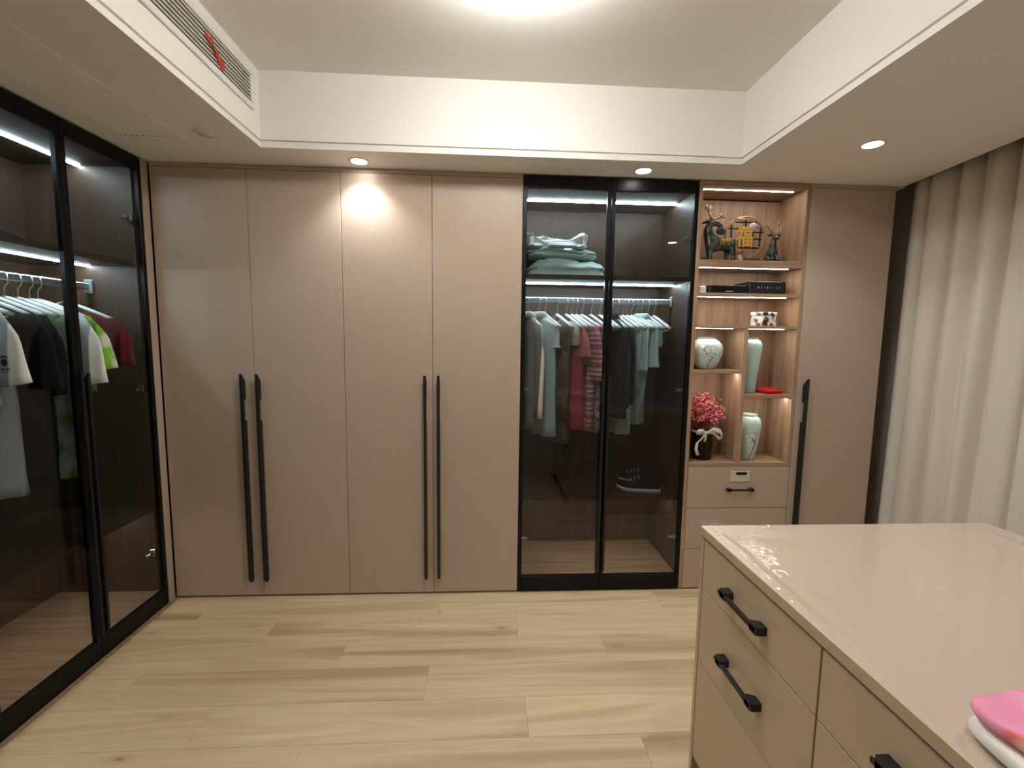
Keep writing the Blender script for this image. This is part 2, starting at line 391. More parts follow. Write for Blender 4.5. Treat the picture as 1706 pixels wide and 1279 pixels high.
box('led_strip', IX0+.01, IX1-.003, .232, .246, 1.8400, 1.8458, led_w, bg)
led_dim = mat('dim led strip', rgb(255, 255, 255), .5, emit=((1, .88, .72, 1), 60))
box('led_strip', IX0+.01, IX1-.003, .17, .18, .5468, .549, led_dim, bg)
RY, RZ = .262, 1.745
bm = bmesh.new(); add_box(bm, IX0, IX1, RY-.007, RY+.007, RZ-.017, RZ+.017, .005); from_bm('hanging_rod', bm, metal, bg)
for x in (IX0, IX1-.012): box('rod_bracket', x, x+.012, RY-.018, RY+.018, RZ-.032, RZ+.032, metal, bg, .003)
glass_door(bg, 'x', X0, DX[5], 0., -1, X0+.004, DX[5]-.016)
glass_door(bg, 'x', DX[5], X1, 0., -1, X1-.004, DX[5]+.016)

# --- the one along the left wall
LXF = -1.772
def left_unit(label, ya, yb, meet, hinge, corner):
    t = thing('glass_wardrobe', label, 'wardrobe', (-2.03, (ya+yb)/2, 0))
    bx_ = LXF-.56
    box('side_panel', bx_, LXF-.026, yb-.018, yb, 0, 2.396, wardwood, t)
    box('side_panel', bx_, LXF-.026, ya, ya+.018, 0, 2.396, wardwood, t)
    box('back_panel', bx_, bx_+.01, ya+.018, yb-.018, 0, 2.396, wardwood, t)
    i0, i1 = ya+.0185, yb-.0185
    box('top_panel', bx_+.011, LXF-.028, i0, i1, 2.335, 2.395, wardwood, t)
    box('bottom_panel', bx_+.011, LXF-.028, i0, i1, 0, .095, walnut_h, t)
    box('shelf', bx_+.011, LXF-.045, i0, i1, 1.846, 1.872, wardwood, t)
    box('shelf', bx_+.011, LXF-.032, i0, i1, .548, .575, wardwood, t)
    box('led_strip', -2.046, -2.032, i0+.01, i1-.003, 2.3290, 2.3348, led_w, t)
    box('led_strip', -2.036, -2.022, i0+.01, i1-.003, 1.8400, 1.8458, led_w, t)
    box('led_strip', -1.95, -1.94, i0+.01, i1-.003, .5468, .549, led_dim, t)
    bm = bmesh.new(); add_box(bm, -2.04, -2.026, i0, i1, 1.725, 1.759, .005); from_bm('hanging_rod', bm, metal, t)
    for y in (i0, i1-.014): box('rod_bracket', -2.053, -2.013, y, y+.014, 1.705, 1.777, metal, t, .003)
    glass_door(t, 'y', meet, yb+.016, LXF, 1, yb-.012, meet+.016)
    glass_door(t, 'y', ya, meet, LXF, 1, ya+.012, meet-.016)
    if corner: box('corner_filler', LXF-.020, LXF, yb+.0175, -.0015, .004, 2.398, taupe, t)
    box('plinth', LXF-.03, LXF+.020, ya, -.0015 if corner else yb, .0, .0055, walnut_h, t)
    return t
left_unit('black framed glass wardrobe on the left, showing hanging shirts', -.948, -.066, -.492, 0, True)
left_unit('second black framed glass wardrobe further along the left wall', -1.85, -.950, -1.40, 0, False)

# ================================================================== display shelf unit
S0, S1 = DX[6]+.001, DX[7]-.001
su = thing('display_shelf', 'walnut display shelf unit with lit niches above taupe drawers', 'shelf', ((S0+S1)/2, .12, 0))
SDp = .245
P0, P1 = S0+.022, S1-.022
box('side_panel', S0, P0, 0, SDp, 0, 2.396, walnut, su, .0008)
box('side_panel', P1, S1, 0, SDp, .765, 2.396, walnut, su, .0008)
box('back_panel', P0, P1, SDp-.012, SDp, .79, 2.36, walnut, su)
I0, I1 = P0+.0004, P1-.0004
box('top_panel', I0, I1, 0, SDp, 2.368, 2.396, walnut_h, su, .0008)
DV0, DV1 = 1.487, 1.510
for (xa, xb, z0, z1) in ((I0, I1, 1.930, 1.968), (I0, I1, 1.764, 1.782), (I0, I1, 1.582, 1.600), (I0, DV0-.0004, 1.320, 1.340), (DV1+.0004, I1, 1.177, 1.198), (I0, I1, .766, .788)):
    box('shelf', xa, xb, .001, SDp-.0125, z0, z1, walnut_h, su, .0008)
box('divider', DV0, DV1, .001, SDp-.0125, .7885, 1.5815, walnut, su, .0008)
for (xa, xb, z, y) in ((I0+.02, 1.755, 2.368, .055), (I0+.02, 1.75, 1.930, .045), (I0+.02, 1.75, 1.764, .045), (I0+.01, 1.44, 1.582, .045), (DV1+.02, 1.75, 1.582, .045), (I0+.02, DV0-.004, 1.320, .05), (DV1+.02, I1-.004, 1.177, .05)):
    box('led_strip', xa, xb, y, y+.011, z-.0012, z+.0006, led_n, su)
box('drawer_case', P0+.001, S1, .022, SDp, .0, .7645, taupe, su)
for n, (z0, z1) in enumerate(((.513, .763), (.258, .509), (.010, .254))):
    d = box('drawer', P0+.002, S1-.001, 0, .020, z0, z1, taupe, su, .0012)
    zc = (z0+z1)/2-.010 if n == 0 else (z0+z1)/2
    bm = bmesh.new()
    add_box(bm, 1.432, 1.596, -.026, -.018, zc-.006, zc+.006, .002)
    for xa in (1.432, 1.568): add_box(bm, xa, xa+.028, -.026, 0, zc-.009, zc+.009, .003)
    from_bm('handle', bm, blackp, d)
    if n == 0:
        lk = box('lock_plate', 1.452, 1.577, -.006, 0, .672, .741, mat('pale keypad', rgb(205, 190, 168), .4), d, .004)
        box('lock_window', 1.487, 1.553, -.0075, -.006, .716, .733, blackgl, d, .0007)

# ================================================================== island
JX0, JX1, JY1, JY0, JZ = .718, 1.718, -1.148, -2.24, .90
isl = thing('island_cabinet', 'taupe island cabinet with drawers in the right foreground', 'cabinet', ((JX0+JX1)/2, (JY0+JY1)/2, 0))
box('worktop', JX0-.004, JX1+.004, JY0-.004, JY1+.003, .872, JZ, isl_top, isl, .0016)
box('gap_shade', JX0+.008, JX0+.0215, JY0, JY1-.0185, .8625, .8718, dark, isl)  # dark strip standing in for the shade in the gap under the worktop
box('edge_band', JX0-.0052, JX0-.0041, JY0-.004, JY1+.003, .8725, JZ-.0012, isl_mat, isl)
box('body', JX0+.022, JX1, JY0, JY1-.0185, .0, .866, isl_mat, isl)
box('end_panel', JX0-.001, JX1, JY1-.018, JY1, .0, .8715, isl_mat, isl, .001)
cols = [(-1.690, JY1-.0195), (JY0, -1.693)]
for (ya, yb) in cols:
    for (z0, z1) in ((.703, .862), (.446, .700), (.09, .443)):
        d = box('drawer', JX0, JX0+.0205, ya+.0012, yb-.0012, z0, z1, isl_mat, isl, .0012)
        yc = (ya+yb)/2+.012; zc = (z0+z1)/2-.008
        if z0 < .2: continue
        bm = bmesh.new(); hl = .098
        add_prism(bm, [(JX0-.030, yc-hl), (JX0-.030, yc+hl), (JX0-.021, yc+hl-.014), (JX0-.021, yc-hl+.014)], 'z', zc-.006, zc+.006)
        for s in (-1, 1):
            add_prism(bm, [(JX0+.0005, yc+s*(hl-.004)), (JX0-.024, yc+s*(hl-.004)), (JX0-.030, yc+s*(hl-.010)), (JX0-.030, yc+s*(hl-.034)), (JX0-.022, yc+s*(hl-.040)), (JX0+.0005, yc+s*(hl-.032))], 'z', zc-.011, zc+.011)
        from_bm('handle', bm, blackp, d)
box('plinth', JX0+.022, JX0+.04, JY0, JY1-.02, .0, .085, isl_mat, isl)

# --- clear protective film on the worktop, puckered at the far corners
def film_z(x, y):
    z = JZ+.0012
    u, v = max(x-JX0, 1e-4), max(JY1-y, 1e-4)
    q = ((u/.045)**-1.6+(v/.11)**-1.6)**(-1/1.6)          # smooth minimum: runs along both edges and rounds the corner
    near = math.exp(-(u/.20)**2)*math.exp(-(v/.42)**2)
    z += near*.0085*math.exp(-q*.55)*(1+math.sin(5.2*q+1.5*nz((x, y, 0), 9)))
    cor = math.exp(-(u/.10)**2)*math.exp(-(v/.16)**2)
    z += cor*(.0036*nz((x, y, 0), 70)+.0024*nz((x, y, 0), 150, 3)+.003)
    z += math.exp(-(u/.03)**2)*math.exp(-((v-.25)/.35)**2)*(.0026*nz((x, y*.5, 0), 60, 5)+.001)
    u2_, v2_ = JX1-x, JY1-y-.14
    w2 = math.exp(-((u2_/.14)**2))*math.exp(-((v2_/.12)**2))
    z += w2*(.003+.004*math.sin(60*math.hypot(u2_, v2_*.6)+2))
    return max(z, JZ+.0008)
bm = bmesh.new(); NX, NY = 190, 210; gv = []
xs = [JX0-.003+(JX1-JX0+.004)*((i/NX)**1.9) for i in range(NX+1)]; ys = [JY1+.002-(JY1-JY0+.002)*(j/NY)**1.7 for j in range(NY+1)]
for x in xs: gv.append([bm.verts.new((x, y, film_z(x, y))) for y in ys])
for i in range(NX):
    for j in range(NY): bm.faces.new((gv[i][j], gv[i+1][j], gv[i+1][j+1], gv[i][j+1]))
tag(from_bm('protective_film', bm, film, smooth=True), 'clear plastic film wrinkled at the corners of the island top', 'plastic film')

# --- folded shirts on the worktop
def soft_slab(name, x0, x1, y0, y1, z0, z1, m, parent=None, seed=0., amp=.01, creases=0, nu=46, nv=36, rot=0., sag=0., power=4.5, edge=5.5, world=True):
    """cushioned folded cloth: superellipse cross section, noise, horizontal fold creases round the edge"""
    bm = bmesh.new(); cx, cyy, cz = (x0+x1)/2, (y0+y1)/2, (z0+z1)/2; hx, hy, hz = (x1-x0)/2, (y1-y0)/2, (z1-z0)/2
    rings = []
    def se(c, p): return math.copysign(abs(c)**(2/p), c)
    for i in range(nv+1):
        ph = -PI/2+PI*i/nv; ring = []
        for k in range(nu):
            th = 2*PI*k/nu
            e = se(math.cos(ph), edge); x = hx*e*se(math.cos(th), 7); y = hy*e*se(math.sin(th), 7); z = hz*se(math.sin(ph), power)
            p = Vector((x, y, z))
            side = abs(math.cos(ph))**.5
            n1 = nz(p, 9, seed)+.6*nz(p, 24, seed+3)+.3*nz(p, 60, seed+7)
            if creases:
                cr = math.sin(creases*PI*(z/hz*.5+.5)+1.3*nz((x, y, 0), 5, seed))
                p.x *= 1+.03*cr*side; p.y *= 1+.05*cr*side
            p += Vector((n1*amp*.7, (nz(p, 10, seed+5)+.6*nz(p, 28, seed+2)+.3*nz(p, 62, seed+6))*amp, ((nz((x, y, 0), 7, seed+9)+.5*nz((x, y, 0), 22, seed))*amp*1.2-sag*abs(x/hx)**2)*(1 if z > 0 else .0)))
            if rot:
                c_, s_ = math.cos(rot), math.sin(rot); p = Vector((p.x*c_-p.y*s_, p.x*s_+p.y*c_, p.z))
            ring.append(bm.verts.new((cx+p.x, cyy+p.y, max(cz+p.z, z0+.0005))))
        rings.append(ring)
    for i in range(nv):
        for k in range(nu):
            bm.faces.new((rings[i][k], rings[i][(k+1) % nu], rings[i+1][(k+1) % nu], rings[i+1][k]))
    bmesh.ops.remove_doubles(bm, verts=bm.verts[:], dist=1e-5)
    return from_bm(name, bm, m, parent, world, True)
whitecloth = weave(mat('white cotton', rgb(238, 232, 224), .85, sheen=.2), 400, .15)
pinkcloth = weave(mat('white cotton with pink print', rgb(240, 232, 226), .85, sheen=.2), 400, .15)
N, L, b = nodes(pinkcloth)
tc = N.new('ShaderNodeTexCoord'); mp = N.new('ShaderNodeMapping'); mp.inputs['Scale'].default_value = (7, 11, 3); mp.inputs['Location'].default_value = (.35, .2, 0)
nt = N.new('ShaderNodeTexNoise'); nt.inputs['Scale'].default_value = .62; nt.inputs['Detail'].default_value = .6
L.new(tc.outputs['Object'], mp.inputs[0]); L.new(mp.outputs[0], nt.inputs[0])
r = ramp(N, [(.34, rgb(170, 140, 200)), (.40, rgb(226, 130, 172)), (.49, rgb(236, 150, 178)), (.515, rgb(226, 104, 88)), (.54, rgb(242, 234, 228))]); r.color_ramp.interpolation = 'LINEAR'
L.new(nt.outputs[0], r.inputs[0]); L.new(r.outputs[0], b.inputs['Base Color'])
tag(soft_slab('folded_shirt', .742, 1.04, -2.235, -1.945, JZ+.004, JZ+.036, whitecloth, None, 2., .005, 1, rot=-.10, power=6, edge=8), 'plain white folded shirt lying underneath on the island top', 'shirt', 'folded shirts on the island')
tag(soft_slab('folded_shirt', .768, 1.06, -2.22, -1.918, JZ+.035, JZ+.062, pinkcloth, None, 6., .006, 1, rot=.10, power=6, edge=8), 'white folded shirt with pink print, on top at the picture edge', 'shirt', 'folded shirts on the island')

# ================================================================== curtain
bm = bmesh.new(); rows_ = []
NZ_, NYY = 30, 420
for j in range(NYY+1):
    s = j/NYY; yv = .03-3.1*s
    col = []
    for i in range(NZ_+1):
        q = i/NZ_; z = .015+2.46*q
        w = 1.0*q**.7
        ph = yv*2*PI
        fold = (.55+.45*w)*.030*math.sin(ph/.135+.6*math.sin(ph*.9))+(.9-.5*q)*.030*math.sin(ph/.31+1.1+.25*q)+.008*math.sin(ph/.083+2*q)
        fold += .012*nz((0, yv*3, z*.8), 1, 4)*(1-q*.5)
        x = 2.437-.040*(1-q)+fold*(.75+.25*min(1, s*12))
        yy = yv+.016*math.cos(ph/.135+.6*math.sin(ph*.9))*(.4+.6*q)
        col.append(bm.verts.new((x, yy, z)))
    rows_.append(col)
for j in range(NYY):
    for i in range(NZ_): bm.faces.new((rows_[j][i], rows_[j+1][i], rows_[j+1][i+1], rows_[j][i+1]))
cur = from_bm('curtain', bm, curtainm, smooth=True)
sm = cur.modifiers.new('thickness', 'SOLIDIFY'); sm.thickness = .003
tag(cur, 'grey beige floor length curtain hanging in folds along the right wall', 'curtain')

# ================================================================== hangers and clothes
hang_m = mat('white hanger plastic', rgb(238, 238, 235), .4)
wire_m = mat('hanger hook steel', rgb(205, 205, 205), .3, .9)
def hanger_parts(t, dip=.078, half=.200):
    # local: x along the shoulders, z = 0 at the apex
    tube('hook', [(0, 0, -.006), (0, 0, .02), (.003, 0, .040), (.018, 0, .055), (.022, 0, .075), (.014, 0, .097), (0, 0, .104), (-.014, 0, .098), (-.021, 0, .084)], .0022, wire_m, t, 6, False)
    pts = []
    for i in range(17):
        s = -1+2*i/16; a = abs(s)
        pts.append((s*half, .012*a*a, -.004-dip*(a**1.15)))
    tube('shoulder_bar', pts, [.0082]*17, hang_m, t, 8, False, 1.5)
    tube('trouser_bar', [(-half*.93, .010, -dip-.012), (-half*.6, .006, -dip-.022), (0, 0, -dip-.026), (half*.6, .006, -dip-.022), (half*.93, .010, -dip-.012)], .0035, hang_m, t, 6, False)
def fabric(name, col, pattern=None):
    m = weave(mat(name, col, .85, spec=.2, sheen=.06), 500, .2)
    if pattern:
        N, L, b = nodes(m); tc = N.new('ShaderNodeTexCoord')
        kind = pattern[0]
        if kind == 'stripe':
            sp_ = N.new('ShaderNodeSeparateXYZ'); L.new(tc.outputs['Object'], sp_.inputs[0])
            mm = N.new('ShaderNodeMath'); mm.operation = 'MULTIPLY'; mm.inputs[1].default_value = pattern[1]; L.new(sp_.outputs['Z'], mm.inputs[0])
            fr = N.new('ShaderNodeMath'); fr.operation = 'FRACT'; L.new(mm.outputs[0], fr.inputs[0])
            r = ramp(N, pattern[2]); r.color_ramp.interpolation = 'CONSTANT'; L.new(fr.outputs[0], r.inputs[0]); L.new(r.outputs[0], b.inputs['Base Color'])
        elif kind == 'noise':
            n = N.new('ShaderNodeTexNoise'); n.inputs['Scale'].default_value = pattern[1]; n.inputs['Detail'].default_value = 3; L.new(tc.outputs['Object'], n.inputs[0])
            r = ramp(N, pattern[2]); L.new(n.outputs[0], r.inputs[0]); L.new(r.outputs[0], b.inputs['Base Color'])
        elif kind == 'plaid':
            n = N.new('ShaderNodeTexChecker'); n.inputs['Scale'].default_value = pattern[1]; n.inputs[1].default_value = pattern[2]; n.inputs[2].default_value = pattern[3]
            L.new(tc.outputs['Object'], n.inputs[0]); L.new(n.outputs[0], b.inputs['Base Color'])
    return m
def garment_parts(t, m, length, half=.205, sleeve=.2, spread=.06, hem=None, thick=.035, seed=0., collar=None, folds=5, collar_m=None, sl_m=None):
    """body tube, two sleeve tubes and a collar, local frame of the hanger"""
    hem = hem or half*1.02
    if collar == 'shirt': lv = [(-.014, .055, .018), (-.025, .085, .022), (-.041, .125, .026), (-.062, .165, .028), (-.084, half*.95, .030), (-.115, half, thick), (-.19, half*.97, thick*1.05)]
    else: lv = [(-.050, .088, .012), (-.048, .108, .020), (-.056, .135, .026), (-.070, .165, .028), (-.088, half*.95, .030), (-.118, half, thick), (-.19, half*.97, thick*1.05)]
    n = 12
    for i in range(1, n+1):
        f = i/n; lv.append((-.19-(length-.19)*f, half*.97+(hem-half*.97)*f, thick*(1.05+.35*f)))
    seg = 40; bm = bmesh.new(); rings = []
    for (z, w, d) in lv:
        ring = []; fz = min(1, max(0, (-z-.08)/.35))
        for k in range(seg):
            th = 2*PI*k/seg; c, s = math.cos(th), math.sin(th)
            x = w*math.copysign(abs(c)**.8, c); y = d*math.copysign(abs(s)**.9, s)
            y += fz*.014*math.sin(folds*x/half*2.2+seed*5+(1.5 if s > 0 else 0)+z*2)+.006*nz((x, y, z), 9, seed)
            x += fz*.008*nz((x, y, z), 6, seed+4)
            ring.append(bm.verts.new((x, y, z+(.010*nz((x, y, 0), 7, seed)*fz if z < -length+.02 else 0))))
        rings.append(ring)
    for i in range(len(rings)-1):
        for k in range(seg): bm.faces.new((rings[i][k], rings[i][(k+1) % seg], rings[i+1][(k+1) % seg], rings[i+1][k]))
    body = from_bm('body', bm, m, t, False, True)
    sd = body.modifiers.new('cloth', 'SOLIDIFY'); sd.thickness = .0016
    if sleeve:
        for sg in (-1, 1):
            bm = bmesh.new(); rings = []; k_n = 9; seg2 = 20
            for i in range(k_n):
                f = i/(k_n-1)
                px = half*.80+(half*.16)*min(1, f*4)+spread*f**.8; pz = -.082-.03*min(1, f*4)-sleeve*f
                ww = (.055+.022*min(1, f*3))*(1 if sleeve < .3 else 1-.35*f); dd = .017+.008*f
                ring = []
                tilt = spread/max(sleeve, .1)
                for k in range(seg2):
                    th = 2*PI*k/seg2; c, s = math.cos(th), math.sin(th)
                    x = px+ww*c; y = dd*s+.006*math.sin(6*c+seed*3+f*3); z = pz+ww*c*tilt*.9
                    ring.append(bm.verts.new((sg*x, y, z)))
                rings.append(ring)
            for i in range(k_n-1):
                for k in range(seg2): bm.faces.new((rings[i][k], rings[i][(k+1) % seg2], rings[i+1][(k+1) % seg2], rings[i+1][k]))
            bm.faces.new(rings[0])
            so = from_bm('sleeve', bm, sl_m or m, t, False, True)
            sd = so.modifiers.new('cloth', 'SOLIDIFY'); sd.thickness = .0016
    if collar:
        bm = bmesh.new(); seg3 = 24; rr = []
        for (rx, ry, z) in ((.060, .024, -.016), (.064, .030, .012), (.078, .040, .008), (.092, .048, -.026)) if collar == 'shirt' else ((.086, .015, -.056), (.090, .019, -.044), (.098, .022, -.044), (.102, .023, -.054)):
            rr.append([bm.verts.new((rx*math.cos(2*PI*k/seg3), ry*math.sin(2*PI*k/seg3), z-(.02*max(0, math.sin(2*PI*k/seg3)) if collar == 'shirt' else 0))) for k in range(seg3)])
        for i in range(3):
            for k in range(seg3): bm.faces.new((rr[i][k], rr[i][(k+1) % seg3], rr[i+1][(k+1) % seg3], rr[i+1][k]))
        co = from_bm('collar', bm, collar_m or m, t, False, True)
        sd = co.modifiers.new('cloth', 'SOLIDIFY'); sd.thickness = .0016
def hang(pos, rotz, what, spec, gname, cat, hgroup, cgroup, label=None, hlabel=None):
    h = thing('clothes_hanger', hlabel or ('white hanger carrying the '+what), 'hanger', pos, rotz, hgroup)
    hanger_parts(h)
    if spec:
        g = thing(gname, label, cat, (pos[0], pos[1], pos[2]), rotz, cgroup)
        garment_parts(g, **spec)
        return g
APEX = RZ+.017+.002-.104   # hook rests on the rod
HG, CG = 'hangers in the back glass wardrobe', 'clothes in the back glass wardrobe'
f_grey = fabric('grey cotton', rgb(176, 170, 162)); f_pale = fabric('pale grey green cotton', rgb(206, 226, 224))
f_white = fabric('white cloth', rgb(226, 228, 224)); f_khaki = fabric('khaki plaid', rgb(120, 100, 78), ('plaid', 9, rgb(128, 106, 82), rgb(96, 82, 66)))
f_red = fabric('coral red cloth', rgb(206, 74, 82)); f_cream = fabric('cream knit', rgb(222, 208, 188))
f_pink = fabric('pink and cream stripe', rgb(214, 120, 132), ('stripe', 9.5, [(0, rgb(212, 110, 124)), (.3, rgb(232, 210, 204)), (.42, rgb(206, 104, 120)), (.58, rgb(226, 214, 206)), (.7, rgb(188, 110, 130)), (.82, rgb(228, 200, 196))]))
f_pais = fabric('mauve paisley', rgb(170, 140, 136), ('noise', 38, [(.35, rgb(120, 84, 78)), (.5, rgb(186, 150, 148)), (.65, rgb(206, 180, 174))]))
f_black = fabric('black cloth', rgb(20, 20, 22)); f_navy = fabric('charcoal navy cloth', rgb(40, 40, 46))
f_mint = fabric('pale mint cloth', rgb(208, 230, 226)); f_mint2 = fabric('sea green cloth', rgb(184, 212, 206)); f_pwht = fabric('pale grey white cloth', rgb(226, 234, 233))
f_salmon = fabric('salmon pink cloth', rgb(226, 130, 132)); f_mauve = fabric('grey mauve cloth', rgb(176, 160, 162))
SH = dict(sleeve=.2)
back_items = [
    # X, theta(deg), what, spec, name, category, label
    (.252, 14, 'grey shirt at the left end of the rail', dict(m=f_grey, length=.68, sleeve=.50, spread=.02, collar='shirt', collar_m=f_white, seed=1), 'shirt', 'shirt', 'grey long sleeved shirt with white collar at the left end of the rail'),
    (.318, 23, 'long pale grey green shirt dress', dict(m=f_pale, length=.735, sleeve=.0, collar='shirt', collar_m=f_white, seed=2, hem=.19, half=.19), 'shirt_dress', 'dress', 'long pale grey green shirt dress with white collar'),
    (.356, 17, 'white camisole behind the grey green dress', dict(m=f_white, length=.20, sleeve=0, seed=3, half=.19), 'camisole', 'top', 'short white top almost hidden behind the grey green dress'),
    (.432, 14, 'khaki and brown plaid dress', dict(m=f_khaki, length=.78, sleeve=.0, seed=4, half=.19), 'plaid_dress', 'dress', 'khaki and brown plaid dress with the lowest hem'),
    (.490, 14, 'cream knit top', dict(m=f_cream, length=.15, sleeve=0, seed=5, collar='round', half=.19), 'knit_top', 'top', 'short cream knit top between the plaid dress and the coral dress'),
    (.525, 13, 'coral red dress', dict(m=f_red, length=.70, sleeve=.15, spread=.02, seed=6, sl_m=f_salmon, half=.17, hem=.15), 'dress', 'dress', 'coral red dress with salmon sleeves'),
    (.552, 15, 'grey mauve blouse', dict(m=f_mauve, length=.30, sleeve=0, seed=7, collar='round', collar_m=f_white, half=.17), 'blouse', 'blouse', 'grey mauve blouse squeezed behind the coral dress'),
    (.588, 17, 'pink and cream striped dress', dict(m=f_pink, length=.70, sleeve=.28, spread=.015, seed=8, collar='round', half=.185, hem=.16), 'striped_dress', 'dress', 'pink and cream striped dress with wide sleeves'),
    (.645, 12, 'mauve paisley blouse dress', dict(m=f_pais, length=.715, sleeve=.0, seed=9, half=.18), 'patterned_dress', 'dress', 'mauve patterned dress right of the striped one'),
    (.700, 10, 'black slip dress', dict(m=f_black, length=.60, sleeve=0, seed=10, half=.18), 'slip_dress', 'dress', 'black slip dress just left of the middle door stile'),
    (.722, 12, None, None, None, None, 'bare white hanger close to the middle door stile'),
    (.772, 9, 'long charcoal coat', dict(m=f_navy, length=.62, sleeve=.44, spread=.015, seed=11, collar='shirt', half=.20), 'coat', 'coat', 'dark charcoal coat right of the middle door stile'),
    (.812, 8, 'black cardigan', dict(m=f_black, length=.50, sleeve=.42, spread=.01, seed=12, half=.19), 'cardigan', 'cardigan', 'black cardigan between the charcoal coat and the pale blouses'),
    (.846, 9, 'long narrow pale grey tunic', dict(m=f_pwht, length=.74, sleeve=0, seed=13, half=.14, hem=.09, thick=.03), 'long_tunic', 'tunic', 'long narrow pale grey tunic hanging lowest among the pale clothes'),
    (.874, 12, 'pale mint blouse', dict(m=f_mint, length=.46, sleeve=0, seed=14, collar='round', half=.18, hem=.15), 'blouse', 'blouse', 'pale mint blouse, middle one in length of the pale clothes'),
    (.900, 14, 'light grey white blouse', dict(m=f_pwht, length=.335, sleeve=0, seed=15, collar='round', thick=.028, half=.20), 'blouse', 'blouse', 'short light grey white blouse in front of the mint one'),
    (.934, 9, 'sea green long blouse', dict(m=f_mint2, length=.68, sleeve=0, seed=16, half=.14, hem=.08), 'long_blouse', 'blouse', 'sea green long narrow blouse at the right of the pale clothes'),
    (.962, 12, 'mint shirt with a collar', dict(m=f_mint, length=.315, sleeve=0, seed=17, collar='shirt', thick=.028, half=.20), 'shirt', 'shirt', 'short mint shirt with a collar, rightmost of the wide pale tops'),
    (1.005, 5, 'little grey green camisole', dict(m=f_mint2, length=.15, sleeve=0, seed=18, half=.19), 'camisole', 'top', 'tiny grey green top on the second hanger from the right end'),
    (1.045, 4, None, None, None, None, 'bare white hanger at the right end of the back rail'),
]
for (x, th, what, spec, nm, cat, lab) in back_items:
    rz = math.radians(th-90)
    if spec: hang((x, RY, APEX), rz, what, spec, nm, cat, HG, CG, lab)
    else: hang((x, RY, APEX), rz, None, None, None, None, HG, None, hlabel=lab)
# --- left wardrobe
HG2, CG2 = 'hangers in the left glass wardrobe', 'clothes in the left glass wardrobe'
f_lw = fabric('white jersey', rgb(226, 234, 231)); f_lime = fabric('lime and white print', rgb(150, 200, 90), ('noise', 7, [(.42, rgb(214, 222, 212)), (.5, rgb(132, 190, 70))]))
f_mar = fabric('maroon cloth', rgb(96, 28, 40)); f_teal = fabric('teal green cloth', rgb(84, 160, 138)); f_gl = fabric('light grey jersey', rgb(196, 200, 198))
LA = 1.759+.002-.104
left_items = [
    (-.735, -4, 'short white T-shirt with the emblem', dict(m=f_lw, length=.43, sleeve=.24, spread=.05, seed=20, collar='round', half=.20), 't_shirt', 'T-shirt', 'short white T-shirt with a dark emblem on its sleeve'),
    (-.690, -3, 'long white tunic', dict(m=f_lw, length=.80, sleeve=0, seed=21, half=.19), 'tunic', 'tunic', 'long white sleeveless tunic below the emblem T-shirt'),
    (-.620, -2, 'black T-shirt with teal collar', dict(m=f_black, length=.74, sleeve=.27, spread=.04, seed=22, collar='round', half=.21, collar_m=f_teal), 't_shirt', 'T-shirt', 'black T-shirt with teal collar in the left wardrobe'),
    (-.560, -2, 'long black shirt', dict(m=f_black, length=.80, sleeve=.30, spread=.03, seed=23), 'shirt', 'shirt', 'long black shirt behind the black T-shirt with teal collar'),
    (-.505, -2, 'light grey vest', dict(m=f_gl, length=.42, sleeve=0, seed=24, half=.185), 'vest', 'top', 'light grey vest behind the middle stile of the left wardrobe'),
    (-.450, -1, 'white and lime printed long top', dict(m=f_lime, length=.80, sleeve=.0, spread=.05, seed=25), 'printed_dress', 'dress', 'white and lime green printed long top'),
    (-.400, -1, 'white T-shirt right of the stile', dict(m=f_lw, length=.44, sleeve=.27, spread=.04, seed=26, collar='round'), 't_shirt', 'T-shirt', 'white T-shirt whose sleeve shows right of the middle stile'),
    (-.362, 0, 'lime green T-shirt', dict(m=f_lime, length=.42, sleeve=.21, spread=.045, seed=27), 't_shirt', 'T-shirt', 'lime green printed T-shirt right of the middle stile'),
    (-.225, 0, 'maroon top', dict(m=f_mar, length=.36, sleeve=.2, spread=.03, seed=28), 't_shirt', 'T-shirt', 'maroon top at the right end of the left rail'),
]
for (y, th, what, spec, nm, cat, lab) in left_items:
    g = hang((-2.033, y, LA), math.radians(th), what, spec, nm, cat, HG2, CG2, lab)
    if 'emblem' in lab:      # printed pineapple emblem with two small lines of lettering on the sleeve
        bm = bmesh.new(); ex, ez, ey = .247, -.262, -.0275
        def disc(cx_, cz_, rx, rz_, n=14):
            c = bm.verts.new((ex+cx_, ey, ez+cz_)); rg = [bm.verts.new((ex+cx_+rx*math.cos(2*PI*k/n), ey+.002*abs(math.cos(2*PI*k/n)), ez+cz_+rz_*math.sin(2*PI*k/n))) for k in range(n)]
            for k in range(n): bm.faces.new((c, rg[k], rg[(k+1) % n]))
        disc(0, 0, .013, .014)
        for a in (-.9, -.45, 0, .45, .9): disc(.013*math.sin(a), .014+.008*math.cos(a), .0025, .0055, 8)
        for k, w in enumerate((.004, .007, .005, .008, .004)): add_box(bm, ex-.02+.0095*k, ex-.02+.0095*k+w*.8, ey-.0002, ey+.0006, ez-.029, ez-.022)
        add_box(bm, ex-.012, ex+.014, ey-.0002, ey+.0006, ez-.037, ez-.035)
        from_bm('emblem', bm, mat('dark green print', rgb(40, 52, 48), .8), g, False)

# --- dark flat case on the upper shelf of the left wardrobe
tag(soft_slab('folded_garment_bag', -2.16, -1.90, -.90, -.52, 1.8725, 1.915, f_black, None, 11., .006, 2), 'dark folded garment bag on the upper shelf of the left wardrobe', 'garment bag')

